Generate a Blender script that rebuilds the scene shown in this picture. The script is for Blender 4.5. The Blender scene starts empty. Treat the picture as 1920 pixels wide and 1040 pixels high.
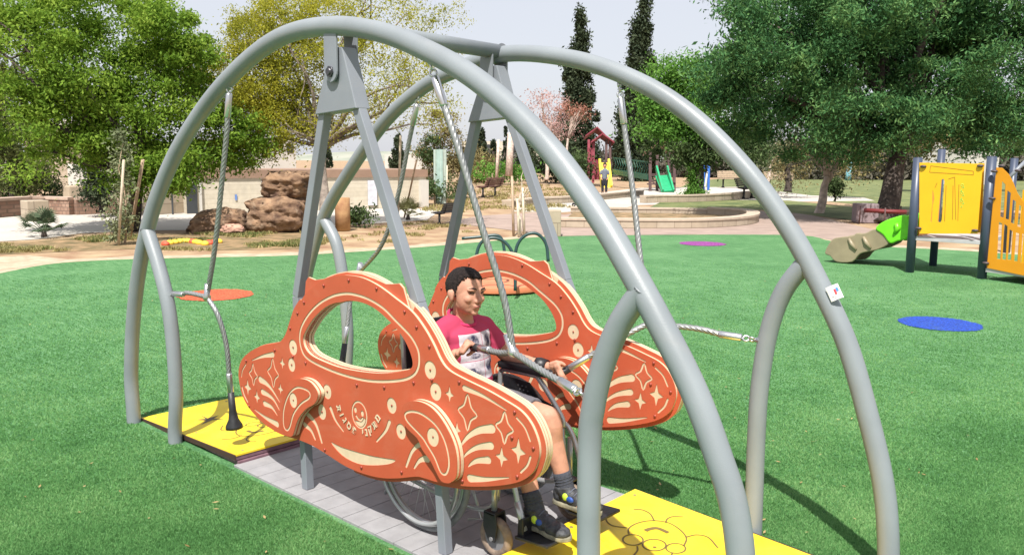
import bpy, bmesh, math, random
import numpy as np
from mathutils import Vector, Matrix, noise as mnoise
random.seed(7); RNG = np.random.default_rng(7)
scene = bpy.context.scene
R = math.radians
# ------------------------------------------------------------------ camera
CAM = np.array([3.0106, -2.6472, 1.6]); FPX = 1571.4
PITCH, ROLL, YAW = 0.141, 0.0071, -0.744
FW = np.array([math.sin(YAW)*math.cos(PITCH), math.cos(YAW)*math.cos(PITCH), -math.sin(PITCH)])
RT = np.array([math.cos(YAW), -math.sin(YAW), 0.0]); UP = np.cross(RT, FW)
cR, sR = math.cos(ROLL), math.sin(ROLL)
RX = cR*RT + sR*UP; UX = -sR*RT + cR*UP
cd = bpy.data.cameras.new('camera'); cam = bpy.data.objects.new('camera', cd)
scene.collection.objects.link(cam)
M = Matrix(((RX[0], UX[0], -FW[0], CAM[0]), (RX[1], UX[1], -FW[1], CAM[1]), (RX[2], UX[2], -FW[2], CAM[2]), (0, 0, 0, 1)))
cam.matrix_world = M
cd.sensor_width = 36; cd.lens = FPX/1920*36; cd.clip_end = 3000; cd.clip_start = 0.05
scene.camera = cam
# ------------------------------------------------------------------ light
SUNV = Vector((0.33, -0.53, 1.0)).normalized()
w = bpy.data.worlds.new('World'); scene.world = w; w.use_nodes = True
nt = w.node_tree; bg = nt.nodes['Background']; sky = nt.nodes.new('ShaderNodeTexSky')
sky.sky_type = 'NISHITA'; sky.sun_disc = False
sky.sun_elevation = math.asin(SUNV.z); sky.sun_rotation = math.atan2(SUNV.x, SUNV.y)
sky.dust_density = 2.2; sky.air_density = 1.0; sky.ozone_density = 2.0; sky.altitude = 0
hz_ = nt.nodes.new('ShaderNodeMix'); hz_.data_type = 'RGBA'; hz_.clamp_result = False; hz_.inputs[0].default_value = 0.80   # thin bright haze veiling the blue
hz_.inputs[7].default_value = (4.45, 4.48, 4.75, 1)
nt.links.new(sky.outputs[0], hz_.inputs[6]); nt.links.new(hz_.outputs[2], bg.inputs[0]); bg.inputs[1].default_value = 0.118
sl = bpy.data.lights.new('sun', 'SUN'); sl.energy = 5.0; sl.angle = R(0.55); sl.color = (1, 0.955, 0.89)
so = bpy.data.objects.new('sun', sl); scene.collection.objects.link(so)
so.rotation_euler = SUNV.to_track_quat('Z', 'Y').to_euler(); so.location = (5, -8, 15)
vs = scene.view_settings; vs.view_transform = 'Standard'; vs.look = 'None'; vs.exposure = 0.66; vs.gamma = 1
# ------------------------------------------------------------------ helpers
C = scene.collection
def ray(u, v):
    a, b = u-960, v-520
    return FW + RT*(cR*a+sR*b)/FPX - UP*(-sR*a+cR*b)/FPX
def on(u, v, ax, val):
    d = ray(u, v); return CAM + d*((val-CAM[ax])/d[ax])
def G(u, v, z=0.0): return on(u, v, 2, z)
def PY(u, v, y): return on(u, v, 1, y)
def DP(u, v, depth): return CAM + ray(u, v)*depth
def depth(p): return float((np.array(p)-CAM) @ FW)

MATS = {}
def mat(name, col, rough=0.6, var=0.12, scale=8.0, metal=0.0, bump=0.0, bscale=60.0, coat=0.0, col2=None, detail=5, spec=None, wear=0.0, wcol=(0.5, 0.42, 0.34)):
    if name in MATS: return MATS[name]
    m = bpy.data.materials.new(name); m.use_nodes = True; n = m.node_tree; L = n.links
    b = n.nodes['Principled BSDF']; b.inputs['Roughness'].default_value = rough; b.inputs['Metallic'].default_value = metal
    if spec is not None: b.inputs['Specular IOR Level'].default_value = spec
    b.inputs['Coat Weight'].default_value = coat
    tc = n.nodes.new('ShaderNodeNewGeometry')
    nz = n.nodes.new('ShaderNodeTexNoise'); nz.inputs['Scale'].default_value = scale; nz.inputs['Detail'].default_value = detail
    L.new(tc.outputs['Position'], nz.inputs['Vector'])
    rp = n.nodes.new('ShaderNodeValToRGB')
    c1 = [c*(1-var) for c in col]; c2 = list(col2) if col2 else [min(1, c*(1+var)) for c in col]
    rp.color_ramp.elements[0].position = 0.32; rp.color_ramp.elements[1].position = 0.68
    rp.color_ramp.elements[0].color = (*c1, 1); rp.color_ramp.elements[1].color = (*c2, 1)
    L.new(nz.outputs['Fac'], rp.inputs[0]); L.new(rp.outputs[0], b.inputs['Base Color'])
    if wear:    # dusty smears and small scuffs
        acc = None
        for sc_, lo, dis in ((3.5, 0.52, 1.5), (38, 0.66, 0.4)):
            q = n.nodes.new('ShaderNodeTexNoise'); q.inputs['Scale'].default_value = sc_; q.inputs['Detail'].default_value = 9; q.inputs['Roughness'].default_value = 0.7; q.inputs['Distortion'].default_value = dis
            L.new(tc.outputs['Position'], q.inputs['Vector'])
            mr = n.nodes.new('ShaderNodeMapRange'); mr.inputs['From Min'].default_value = lo; mr.inputs['From Max'].default_value = lo+0.22; mr.inputs['To Max'].default_value = wear*(1 if sc_ < 10 else 1.8); L.new(q.outputs['Fac'], mr.inputs['Value'])
            mm = n.nodes.new('ShaderNodeMix'); mm.data_type = 'RGBA'; L.new(mr.outputs[0], mm.inputs[0]); L.new((acc or rp).outputs[2 if acc else 0], mm.inputs[6]); mm.inputs[7].default_value = (*wcol, 1); acc = mm
        L.new(acc.outputs[2], b.inputs['Base Color'])
    if bump:
        nb = n.nodes.new('ShaderNodeTexNoise'); nb.inputs['Scale'].default_value = bscale; nb.inputs['Detail'].default_value = 6
        L.new(tc.outputs['Position'], nb.inputs['Vector'])
        bp = n.nodes.new('ShaderNodeBump'); bp.inputs['Strength'].default_value = bump; bp.inputs['Distance'].default_value = 0.02
        L.new(nb.outputs['Fac'], bp.inputs['Height']); L.new(bp.outputs[0], b.inputs['Normal'])
    MATS[name] = m; return m
def leafmat(name, c1, c2, trans=0.35, c3=None):
    if name in MATS: return MATS[name]
    m = bpy.data.materials.new(name); m.use_nodes = True; n = m.node_tree; L = n.links
    b = n.nodes['Principled BSDF']; b.inputs['Roughness'].default_value = 0.7; b.inputs['Specular IOR Level'].default_value = 0.12
    g = n.nodes.new('ShaderNodeNewGeometry')
    rp = n.nodes.new('ShaderNodeValToRGB'); rp.color_ramp.elements[0].color = (*c1, 1); rp.color_ramp.elements[1].color = (*c2, 1)
    if c3:
        e = rp.color_ramp.elements.new(0.5); e.color = (*c3, 1)
    nz = n.nodes.new('ShaderNodeTexNoise'); nz.inputs['Scale'].default_value = 1.3; nz.inputs['Detail'].default_value = 3
    L.new(g.outputs['Position'], nz.inputs['Vector'])
    ma = n.nodes.new('ShaderNodeMath'); ma.operation = 'MULTIPLY_ADD'; ma.inputs[1].default_value = 0.55
    mb = n.nodes.new('ShaderNodeMath'); mb.operation = 'MULTIPLY_ADD'; mb.inputs[1].default_value = 1.3; mb.inputs[2].default_value = -0.42
    L.new(g.outputs['Random Per Island'], ma.inputs[0]); L.new(nz.outputs['Fac'], mb.inputs[0]); L.new(mb.outputs[0], ma.inputs[2])
    L.new(ma.outputs[0], rp.inputs[0]); L.new(rp.outputs[0], b.inputs['Base Color'])
    t = n.nodes.new('ShaderNodeBsdfTranslucent'); L.new(rp.outputs[0], t.inputs[0])
    mx = n.nodes.new('ShaderNodeMixShader'); mx.inputs[0].default_value = trans
    L.new(b.outputs[0], mx.inputs[1]); L.new(t.outputs[0], mx.inputs[2]); L.new(mx.outputs[0], n.nodes['Material Output'].inputs[0])
    MATS[name] = m; return m

def tag(o, label=None, cat=None, group=None, kind=None):
    if label: o['label'] = label
    if cat: o['category'] = cat
    if group: o['group'] = group
    if kind: o['kind'] = kind
    return o
def thing(name, loc, label, cat, group=None):
    o = bpy.data.objects.new(name, None); C.objects.link(o); o.location = Vector(loc)
    o.empty_display_size = 0.1
    return tag(o, label, cat, group)
def wpos(o):
    p = Vector((0, 0, 0))
    while o is not None: p += Vector(o.location); o = o.parent
    return p
def link(name, me, m, parent=None):
    """meshes are written in world coordinates; a parented one is moved into its parent's frame"""
    o = bpy.data.objects.new(name, me); C.objects.link(o)
    if m is not None:
        for k in (m if isinstance(m, (list, tuple)) else [m]): me.materials.append(k)
    if parent is not None:
        o.parent = parent; me.transform(Matrix.Translation(-wpos(parent)))
    return o
class MB:
    def __init__(s): s.v = []; s.f = []; s.sm = []; s.mi = []
    def add(s, vs, fs, smooth=False, mi=0):
        k = len(s.v); s.v += [tuple(map(float, p)) for p in vs]
        s.f += [tuple(i+k for i in f) for f in fs]; s.sm += [smooth]*len(fs); s.mi += [mi]*len(fs); return s
    def box(s, c, d, rz=0, mi=0, rot=None):
        c = Vector(c); x, y, z = d[0]/2, d[1]/2, d[2]/2
        m = rot if rot is not None else Matrix.Rotation(rz, 3, 'Z')
        vs = [c + m @ Vector(p) for p in ((-x,-y,-z),(x,-y,-z),(x,y,-z),(-x,y,-z),(-x,-y,z),(x,-y,z),(x,y,z),(-x,y,z))]
        return s.add(vs, [(0,3,2,1),(4,5,6,7),(0,1,5,4),(1,2,6,5),(2,3,7,6),(3,0,4,7)], mi=mi)
    def beam(s, a, b, wx, wy, up=(0, 1, 0), mi=0):
        a, b = Vector(a), Vector(b); d = (b-a); l = d.length; d.normalize(); u = Vector(up); u = (u-d*u.dot(d)).normalized(); r = u.cross(d)
        m = Matrix((r, u, d)).transposed()
        return s.box((a+b)/2, (wx, wy, l), rot=m, mi=mi)
    def sweep(s, pts, r, n=10, caps=True, lobes=0, lam=0.15, twist=0.0, mi=0, smooth=True):
        P = [Vector(p) for p in pts]; N = len(P)
        rr = r if isinstance(r, (list, tuple)) else [r]*N
        T = [(P[min(i+1, N-1)]-P[max(i-1, 0)]).normalized() for i in range(N)]
        u = T[0].orthogonal().normalized(); vs = []; ln = 0
        for i in range(N):
            if i: ln += (P[i]-P[i-1]).length
            u = (u - T[i]*u.dot(T[i])).normalized(); v = T[i].cross(u)
            for k in range(n):
                a = 2*math.pi*k/n; q = rr[i]*(1+lam*math.cos(lobes*a)) if lobes else rr[i]; a += twist*ln
                vs.append(P[i]+u*math.cos(a)*q+v*math.sin(a)*q)
        fs = [(i*n+k, i*n+(k+1) % n, (i+1)*n+(k+1) % n, (i+1)*n+k) for i in range(N-1) for k in range(n)]
        s.add(vs, fs, smooth, mi)
        if caps:
            k0 = len(s.v)-len(vs)
            s.f += [tuple(k0+k for k in range(n-1, -1, -1)), tuple(k0+(N-1)*n+k for k in range(n))]; s.sm += [False]*2; s.mi += [mi]*2
        return s
    def cyl(s, a, b, r, r2=None, n=16, mi=0): return s.sweep([a, b], [r, r if r2 is None else r2], n=n, mi=mi)
    def ball(s, c, r, n=10, m=8, mi=0):
        if not isinstance(r, (tuple, list)): r = (r, r, r)
        vs = [(c[0]+r[0]*math.sin(math.pi*i/m)*math.cos(2*math.pi*k/n), c[1]+r[1]*math.sin(math.pi*i/m)*math.sin(2*math.pi*k/n), c[2]+r[2]*math.cos(math.pi*i/m)) for i in range(m+1) for k in range(n)]
        return s.add(vs, [(i*n+k, (i+1)*n+k, (i+1)*n+(k+1) % n, i*n+(k+1) % n) for i in range(m) for k in range(n)], True, mi)
    def torus(s, c, axis, R0, r, n=48, m=10, mi=0, sc=1.0):
        ax = Vector(axis).normalized(); u = ax.orthogonal().normalized(); v = ax.cross(u); c = Vector(c); vs = []
        for i in range(n):
            a = 2*math.pi*i/n; d = u*math.cos(a)+v*math.sin(a)
            for k in range(m):
                b = 2*math.pi*k/m; vs.append(c+d*(R0+r*math.cos(b))+ax*(r*sc*math.sin(b)))
        return s.add(vs, [(i*m+k, ((i+1) % n)*m+k, ((i+1) % n)*m+(k+1) % m, i*m+(k+1) % m) for i in range(n) for k in range(m)], True, mi)
    def prism(s, poly, y0, y1, mi=0, plane='xz'):
        n = len(poly)
        f = (lambda p, q: (p[0], q, p[1])) if plane == 'xz' else (lambda p, q: (p[0], p[1], q)) if plane == 'xy' else (lambda p, q: (q, p[0], p[1]))
        vs = [f(p, y0) for p in poly]+[f(p, y1) for p in poly]
        return s.add(vs, [tuple(range(n)), tuple(range(2*n-1, n-1, -1))]+[(i, (i+1) % n, n+(i+1) % n, n+i) for i in range(n)], mi=mi)
    def mesh(s, name='mesh'):
        me = bpy.data.meshes.new(name); me.from_pydata(s.v, [], s.f)
        me.polygons.foreach_set('use_smooth', s.sm); me.polygons.foreach_set('material_index', s.mi)
        me.update(); return me
    def build(s, name, m, parent=None, bevel=0):
        me = s.mesh(name)
        if not s.f: return link(name, me, m, parent)
        bm = bmesh.new(); bm.from_mesh(me); bmesh.ops.recalc_face_normals(bm, faces=bm.faces)
        bm.to_mesh(me); bm.free()
        o = link(name, me, m, parent)
        if bevel:
            b = o.modifiers.new('b', 'BEVEL'); b.width = bevel; b.segments = 2; b.limit_method = 'ANGLE'; b.angle_limit = R(40)
        return o
def smooth_path(pts, k=8):
    P = [np.array(p, float) for p in pts]; P = [2*P[0]-P[1]]+P+[2*P[-1]-P[-2]]; out = []
    for i in range(1, len(P)-2):
        for j in range(k):
            t = j/k; a, b, c, d = P[i-1], P[i], P[i+1], P[i+2]
            out.append(0.5*((2*b)+(-a+c)*t+(2*a-5*b+4*c-d)*t*t+(-a+3*b-3*c+d)*t**3))
    out.append(P[-2]); return out
def smooth_closed(pts, k=5):
    P = [np.array(p, float) for p in pts]; n = len(P); out = []
    for i in range(n):
        for j in range(k):
            t = j/k; a, b, c, d = P[i-1], P[i], P[(i+1) % n], P[(i+2) % n]
            out.append(0.5*((2*b)+(-a+c)*t+(2*a-5*b+4*c-d)*t*t+(-a+3*b-3*c+d)*t**3))
    return out
def fill2d(splines, h, place, m, name, parent=None, bevel=0.0):
    """even-odd filled 2D outline with holes, thickness h, turned into a mesh; place maps (x,y,t) to world"""
    cu = bpy.data.curves.new('tmp', 'CURVE'); cu.dimensions = '2D'; cu.fill_mode = 'BOTH'; cu.extrude = h/2-bevel
    if bevel: cu.bevel_depth = bevel; cu.bevel_resolution = 1; cu.offset = -bevel
    for sp in splines:
        s = cu.splines.new('POLY'); s.points.add(len(sp)-1); s.use_cyclic_u = True
        co = np.zeros((len(sp), 4)); co[:, 0] = [p[0] for p in sp]; co[:, 1] = [p[1] for p in sp]; co[:, 3] = 1
        s.points.foreach_set('co', co.ravel())
    ob = bpy.data.objects.new('tmp', cu); C.objects.link(ob)
    dg = bpy.context.evaluated_depsgraph_get(); me = bpy.data.meshes.new_from_object(ob.evaluated_get(dg))
    bpy.data.objects.remove(ob); bpy.data.curves.remove(cu)
    me.materials.clear()
    for v in me.vertices: v.co = Vector(place(v.co.x, v.co.y, v.co.z))
    for p in me.polygons: p.use_smooth = False; p.material_index = 0
    me.update()
    return link(name, me, m, parent)
def flat(name, poly, z, m, kind='structure', parent=None):
    me = bpy.data.meshes.new(name); bm = bmesh.new()
    vs = [bm.verts.new((p[0], p[1], z)) for p in poly]; f = bm.faces.new(vs); bmesh.ops.triangulate(bm, faces=[f])
    bmesh.ops.recalc_face_normals(bm, faces=bm.faces)
    if bm.faces[0:1] and sum(q.normal.z for q in bm.faces) < 0: bmesh.ops.reverse_faces(bm, faces=bm.faces)
    bm.to_mesh(me); bm.free(); o = link(name, me, m, parent)
    if kind: o['kind'] = kind
    return o
def rgb(r, g, b, k=1.0):
    f = lambda c: (c/12.92 if c <= 0.04045 else ((c+0.055)/1.055)**2.4)*k
    return (f(r/255), f(g/255), f(b/255))
def ptmesh(name, verts, faces):
    nv, nf, k = len(verts), len(faces), faces.shape[1]
    me = bpy.data.meshes.new(name); me.vertices.add(nv); me.vertices.foreach_set('co', verts.astype('f').ravel())
    me.loops.add(nf*k); me.loops.foreach_set('vertex_index', faces.astype('i').ravel())
    me.polygons.add(nf); me.polygons.foreach_set('loop_start', np.arange(0, nf*k, k, dtype='i'))
    me.polygons.foreach_set('loop_total', np.full(nf, k, dtype='i')); me.update(calc_edges=True); return me
# ------------------------------------------------------------------ materials
def make_turf():
    m = bpy.data.materials.new('turf'); m.use_nodes = True; n = m.node_tree; L = n.links; b = n.nodes['Principled BSDF']
    b.inputs['Roughness'].default_value = 0.75; b.inputs['Specular IOR Level'].default_value = 0.25
    g = n.nodes.new('ShaderNodeNewGeometry')
    def nz(sc, det, stretch=None):
        t = n.nodes.new('ShaderNodeTexNoise'); t.inputs['Scale'].default_value = sc; t.inputs['Detail'].default_value = det; t.inputs['Roughness'].default_value = 0.7
        if stretch:
            mp = n.nodes.new('ShaderNodeMapping'); mp.inputs['Scale'].default_value = stretch; mp.inputs['Rotation'].default_value = (0, 0, R(-43)); L.new(g.outputs['Position'], mp.inputs[0]); L.new(mp.outputs[0], t.inputs['Vector'])
        else: L.new(g.outputs['Position'], t.inputs['Vector'])
        return t
    fine = nz(60, 9); mid = nz(9, 9, (0.45, 2.6, 1)); big = nz(0.9, 4)
    rp = n.nodes.new('ShaderNodeValToRGB'); e = rp.color_ramp.elements
    e[0].position = 0.30; e[0].color = (0.028, 0.085, 0.034, 1); e[1].position = 0.76; e[1].color = (0.19, 0.33, 0.17, 1)
    k = e.new(0.5); k.color = (0.072, 0.195, 0.070, 1)
    a = n.nodes.new('ShaderNodeMath'); a.operation = 'MULTIPLY_ADD'; a.inputs[1].default_value = 0.75
    c = n.nodes.new('ShaderNodeMath'); c.operation = 'MULTIPLY_ADD'; c.inputs[1].default_value = 0.30; c.inputs[2].default_value = -0.525
    L.new(mid.outputs['Fac'], a.inputs[0]); L.new(big.outputs['Fac'], c.inputs[0]); L.new(c.outputs[0], a.inputs[2])
    d = n.nodes.new('ShaderNodeMath'); d.operation = 'ADD'; L.new(fine.outputs['Fac'], d.inputs[0]); L.new(a.outputs[0], d.inputs[1])
    L.new(d.outputs[0], rp.inputs[0]); L.new(rp.outputs[0], b.inputs['Base Color'])
    bp = n.nodes.new('ShaderNodeBump'); bp.inputs['Strength'].default_value = 0.7; bp.inputs['Distance'].default_value = 0.012
    L.new(fine.outputs['Fac'], bp.inputs['Height']); L.new(bp.outputs[0], b.inputs['Normal'])
    return m
TURF = make_turf()
BLADE = leafmat('turf_blade', (0.065, 0.185, 0.055), (0.33, 0.52, 0.22), 0.45, (0.14, 0.33, 0.11))
SOIL = mat('dry_soil', (0.34, 0.19, 0.11), 0.95, 0.3, 1.6, bump=0.8, bscale=12, col2=(0.40, 0.30, 0.18), detail=9)
GREY = mat('grey_paint', (0.205, 0.228, 0.245), 0.42, 0.08, 5, bump=0.06, bscale=220, wear=0.16, wcol=(0.30, 0.28, 0.25))
GREYF = mat('grey_painted_steel', (0.195, 0.212, 0.24), 0.45, 0.07, 5, bump=0.03, bscale=200, wear=0.16, wcol=(0.30, 0.28, 0.25))
STEEL = mat('cable_steel', (0.30, 0.31, 0.31), 0.40, 0.15, 60, metal=0.55)
CHROME = mat('chrome', (0.62, 0.62, 0.63), 0.32, 0.05, 30, metal=1.0)
BLACK = mat('black_rubber', (0.018, 0.018, 0.02), 0.5, 0.3, 30, bump=0.1)
ORANGE = mat('orange_board', (0.435, 0.082, 0.037), 0.50, 0.07, 5, bump=0.05, bscale=250, wear=0.15, wcol=(0.50, 0.30, 0.20))
CREAM = mat('cream_core', (0.58, 0.46, 0.31), 0.55, 0.06, 20)
REDMET = mat('red_bolt', (0.32, 0.07, 0.05), 0.35, 0.1, 20, metal=0.4)
YELLOW = mat('yellow_board', (0.72, 0.50, 0.016), 0.42, 0.05, 5, bump=0.05, bscale=200, col2=(0.80, 0.58, 0.03), wear=0.22, wcol=(0.50, 0.40, 0.14))
PURPLE = mat('purple_board_edge', (0.18, 0.10, 0.125), 0.6, 0.25, 20)
DARKLINE = mat('dark_engraving', (0.16, 0.11, 0.03), 0.7, 0.1, 20)
# ------------------------------------------------------------------ ground
def big_poly(x0, y0, x1, y1, z, m, name, n=1):
    return flat(name, [(x0, y0), (x1, y0), (x1, y1), (x0, y1)], z, m)
big_poly(-1500, -400, 900, 1800, -0.012, SOIL, 'ground')
tb = [(0, 512), (60, 500), (120, 492), (230, 486), (400, 482), (560, 478), (750, 466), (850, 458), (940, 450), (1040, 443), (1300, 440), (1500, 441), (1560, 452), (1660, 462), (1758, 467), (1840, 472), (1920, 478)]
tp = [G(*q)[:2] for q in tb]
tp2 = [(-8.5, -6), (-9.6, -1.6)]+[tuple(p) for p in smooth_path(tp, 4)]+[(4.5, 12.6), (9, 9), (10, -8), (2, -10), (-6, -9)]
flat('artificial_turf', tp2, 0.0, TURF)
# sandy kerb strip just beyond the turf
SAND = mat('pale_sand', (0.42, 0.32, 0.22), 0.95, 0.25, 5, bump=0.5, bscale=20, col2=(0.50, 0.40, 0.29))
strip = [np.array(p) for p in smooth_path(tp, 4)]
def offs(ps, d0, d1):
    out0, out1 = [], []
    for i, p in enumerate(ps):
        t = ps[min(i+1, len(ps)-1)]-ps[max(i-1, 0)]; nn = np.array([-t[1], t[0]])/np.linalg.norm(t)
        out0.append(p+nn*d0(i)); out1.append(p+nn*d1(i))
    return out0+out1[::-1]
rnd = [0.35+0.35*random.random() for _ in strip]
flat('sand_strip', [tuple(p) for p in offs(strip, lambda i: -0.2, lambda i: 0.18+rnd[i]*0.6+(1.1 if i < 9 else 0))], -0.008, SAND)
def patch(name, px, m, z):
    return flat(name, [tuple(G(*q)[:2]) for q in px], z, m)
PLAZA = mat('pale_concrete', (0.44, 0.405, 0.36), 0.9, 0.08, 0.8, bump=0.2, bscale=15)
PAVE = mat('pinkish_paving', (0.30, 0.225, 0.19), 0.9, 0.15, 2.0, bump=0.3, bscale=20)
LAWN = mat('lawn', (0.085, 0.14, 0.04), 0.95, 0.35, 1.2, bump=0.8, bscale=25, col2=(0.20, 0.21, 0.08), detail=9)
DRYG = mat('dry_grass_patch', (0.15, 0.13, 0.05), 0.95, 0.4, 3.0, bump=0.8, bscale=25, col2=(0.34, 0.22, 0.12), detail=9)
patch('plaza', [(-300, 452), (0, 452), (70, 448), (150, 437), (250, 432), (420, 430), (600, 425), (800, 412), (830, 392), (600, 384), (350, 384), (-300, 384)], PLAZA, -0.004)
patch('dry_lawn', [(-200, 478), (0, 476), (240, 466), (400, 468), (560, 466), (620, 452), (590, 433), (420, 434), (200, 440), (60, 452), (-200, 460)], DRYG, -0.006)
patch('paved_path', [(835, 416), (900, 404), (1000, 398), (1060, 402), (1110, 392), (1200, 388), (1500, 398), (1560, 412), (1640, 430), (1650, 452), (1560, 449), (1500, 440), (1300, 439), (1030, 442), (1000, 436), (900, 424)], PAVE, -0.004)
patch('far_path', [(1000, 379), (1080, 366), (1200, 352), (1390, 350), (1520, 366), (1620, 370), (1640, 376), (1470, 378), (1300, 382), (1200, 384), (1150, 392), (1050, 398), (960, 396)], PLAZA, -0.006)
patch('lawn', [(1215, 390), (1240, 378), (1330, 374), (1480, 376), (1560, 384), (1700, 398), (1920, 410), (1920, 420), (1650, 418), (1560, 408), (1440, 393)], LAWN, -0.002)
patch('far_lawn', [(1250, 362), (1300, 340), (1440, 326), (1700, 326), (2100, 335), (2100, 395), (1700, 392), (1560, 378), (1480, 370), (1400, 362)], LAWN, -0.008)

# coloured turf discs
def disc(u, v, r, col, lab):
    c = G(u, v); k = 160
    pts = [(c[0]+r*(1+0.02*math.sin(7*a+u)+random.uniform(-.03, .03))*math.cos(a), c[1]+r*(1+0.02*math.cos(9*a)+random.uniform(-.03, .03))*math.sin(a)) for a in [2*math.pi*i/k for i in range(k)]]
    o = flat('turf_disc', pts, 0.005, mat('disc_'+lab.split()[1], col, 0.95, 0.55, 45, bump=1.0, bscale=120, detail=9, wear=0.3, wcol=(0.10, 0.20, 0.09)), kind=None)
    tag(o, lab, 'turf patch', 'round colour patches set in the turf'); return c, r
DISCS = [disc(405, 553, 0.42, rgb(214, 92, 60), 'round orange patch set into the green turf left of the swing'),
         disc(1317, 457, 0.44, rgb(140, 62, 138), 'small purple patch set into the far edge of the turf'),
         disc(1762, 607, 0.38, rgb(28, 70, 170), 'round blue patch set into the turf on the right')]
# grass blades of the turf near the camera
def blades():
    out_v = []; N = 1050000
    # sample in screen space density: choose points on the ground weighted to the near part
    u = np.where(RNG.uniform(size=N) < 0.62, RNG.uniform(-60, 1980, N), RNG.uniform(-900, 2900, N)); s = RNG.uniform(0, 1, N); v = 486+(1150-486)*s**0.62
    a, b = u-960, v-520
    d = FW[None]+RT[None]*((cR*a+sR*b)/FPX)[:, None]-UP[None]*((-sR*a+cR*b)/FPX)[:, None]
    t = -CAM[2]/d[:, 2]; P = CAM[None]+d*t[:, None]
    keep = ~((abs(P[:, 0]) < 2.04) & (abs(P[:, 1]) < 0.575)) & (P[:, 0] > -9)
    for c, r in DISCS: keep &= np.hypot(P[:, 0]-c[0], P[:, 1]-c[1]) > r
    P = P[keep]; t = t[keep]; n = len(P)
    dist = t; h = RNG.uniform(0.006, 0.015, n); wd = 0.0008+0.00042*dist; az = RNG.uniform(0, 2*np.pi, n); ln = RNG.uniform(0.2, 1.3, n)*h; la = RNG.uniform(0, 2*np.pi, n)
    dx = np.cos(az)*wd; dy = np.sin(az)*wd; V = np.zeros((n, 3, 3))
    V[:, 0] = P+np.stack([dx, dy, 0*dx], 1); V[:, 1] = P-np.stack([dx, dy, 0*dx], 1)
    V[:, 2] = P+np.stack([np.cos(la)*ln, np.sin(la)*ln, h], 1)
    me = ptmesh('blades', V.reshape(-1, 3), np.arange(3*n).reshape(n, 3))
    o = link('turf_pile', me, BLADE); tag(o, 'short green plastic grass blades of the artificial turf', 'grass', kind='stuff')
blades()
lp = []
for _ in range(230):
    u_, v_ = random.uniform(-20, 1940), 470+570*random.random()**1.3; q = G(u_, v_, 0.016)
    if abs(q[0]) < 2.04 and abs(q[1]) < 0.56: continue
    lp.append(q)
def dead_leaves():
    P = np.array(lp); n = len(P); a = RNG.uniform(0, 6.28, n); S = RNG.uniform(0.008, 0.017, n); V = np.zeros((n, 4, 3)); d = np.stack([np.cos(a), np.sin(a), RNG.uniform(-.3, .3, n)], 1); e = np.stack([-np.sin(a), np.cos(a), RNG.uniform(-.3, .3, n)], 1)
    V[:, 0] = P-d*S[:, None]; V[:, 1] = P+e*S[:, None]*.4; V[:, 2] = P+d*S[:, None]; V[:, 3] = P-e*S[:, None]*.4
    tag(link('fallen_leaves', ptmesh('fl', V.reshape(-1, 3), np.arange(4*n).reshape(n, 4)), leafmat('dead_leaf', (0.20, 0.13, 0.05), (0.45, 0.36, 0.18), 0.1)), 'tiny dry leaves scattered over the green turf', 'leaves', kind='stuff')
dead_leaves()

# ------------------------------------------------------------------ swing frame
GRP = 'curved grey tubes of the swing frame'
frame = thing('swing_frame', (0, 0, 0), 'large grey tubular double arch frame standing over the wheelchair swing', 'swing frame')
TR = 0.0405
def yz(z, s): return s*(0.582-0.09*max(0, min(1, (z-1.2)/0.9)))
def trace(px, s):
    out = []
    for q in px:
        y = 0.582
        for _ in range(5): wv = PY(q[0], q[1], s*y); y = abs(yz(wv[2], s))
        out.append(wv)
    return out
N1 = [(246, 700), (250, 600), (262, 500), (283, 405), (310, 330), (345, 260), (400, 180), (470, 108), (540, 64), (625, 49), (715, 61), (800, 95), (880, 140), (960, 205), (1040, 290), (1120, 400), (1180, 500), (1240, 610), (1300, 730), (1345, 850), (1378, 960)]
a1 = trace(N1, -1)
near = [(-2.0, -0.582, -0.05), (-2.003, -0.582, 0.1)]+a1+[(2.0, -0.582, 0.4), (2.015, -0.582, 0.15), (2.02, -0.582, -0.05)]
fr = trace([(1655, 900), (1630, 790), (1590, 650), (1540, 540), (1480, 430), (1400, 320), (1300, 220), (1200, 155), (1080, 112), (950, 101)], 1)[::-1]
fl = trace([(860, 130), (790, 166), (720, 230), (650, 330), (610, 400)], 1)
far = fl[::-1]+fr
far = [(-2.01, 0.582, -0.05), (-2.0, 0.582, 0.3), (-1.93, 0.582, 0.64), (-1.8, 0.582, 0.96)]+far+[(2.01, 0.582, 0.2), (2.03, 0.582, -0.05)]
for pts, lab in ((near, 'arch tube nearer the camera'), (far, 'arch tube further from the camera')):
    o = MB().sweep(smooth_path(pts, 10), TR, n=28).build('arch_tube', GREY, frame); o['label'] = lab
MB().cyl((0.0, -0.50, 2.145), (0.03, 0.50, 2.128), 0.036, n=24).build('cross_tube', GREY, frame)
MB().cyl((0.045, 0.487, 2.127), (0.049, 0.487, 2.127), 0.0418, n=28).build('weld_seam', GREYF, frame)
brs = [([(277, 434), (298, 500), (315, 570), (325, 650), (330, 740), (329, 829)], -1, -1.46), ([(1205, 545), (1163, 605), (1132, 680), (1113, 760), (1105, 850), (1102, 1000)], -1, 1.462),
       ([(1514, 488), (1470, 545), (1442, 620), (1425, 720), (1418, 820), (1412, 940)], 1, 1.46), ([(606, 408), (630, 455), (643, 520), (649, 580), (652, 640), (650, 690)], 1, -1.46)]
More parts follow.
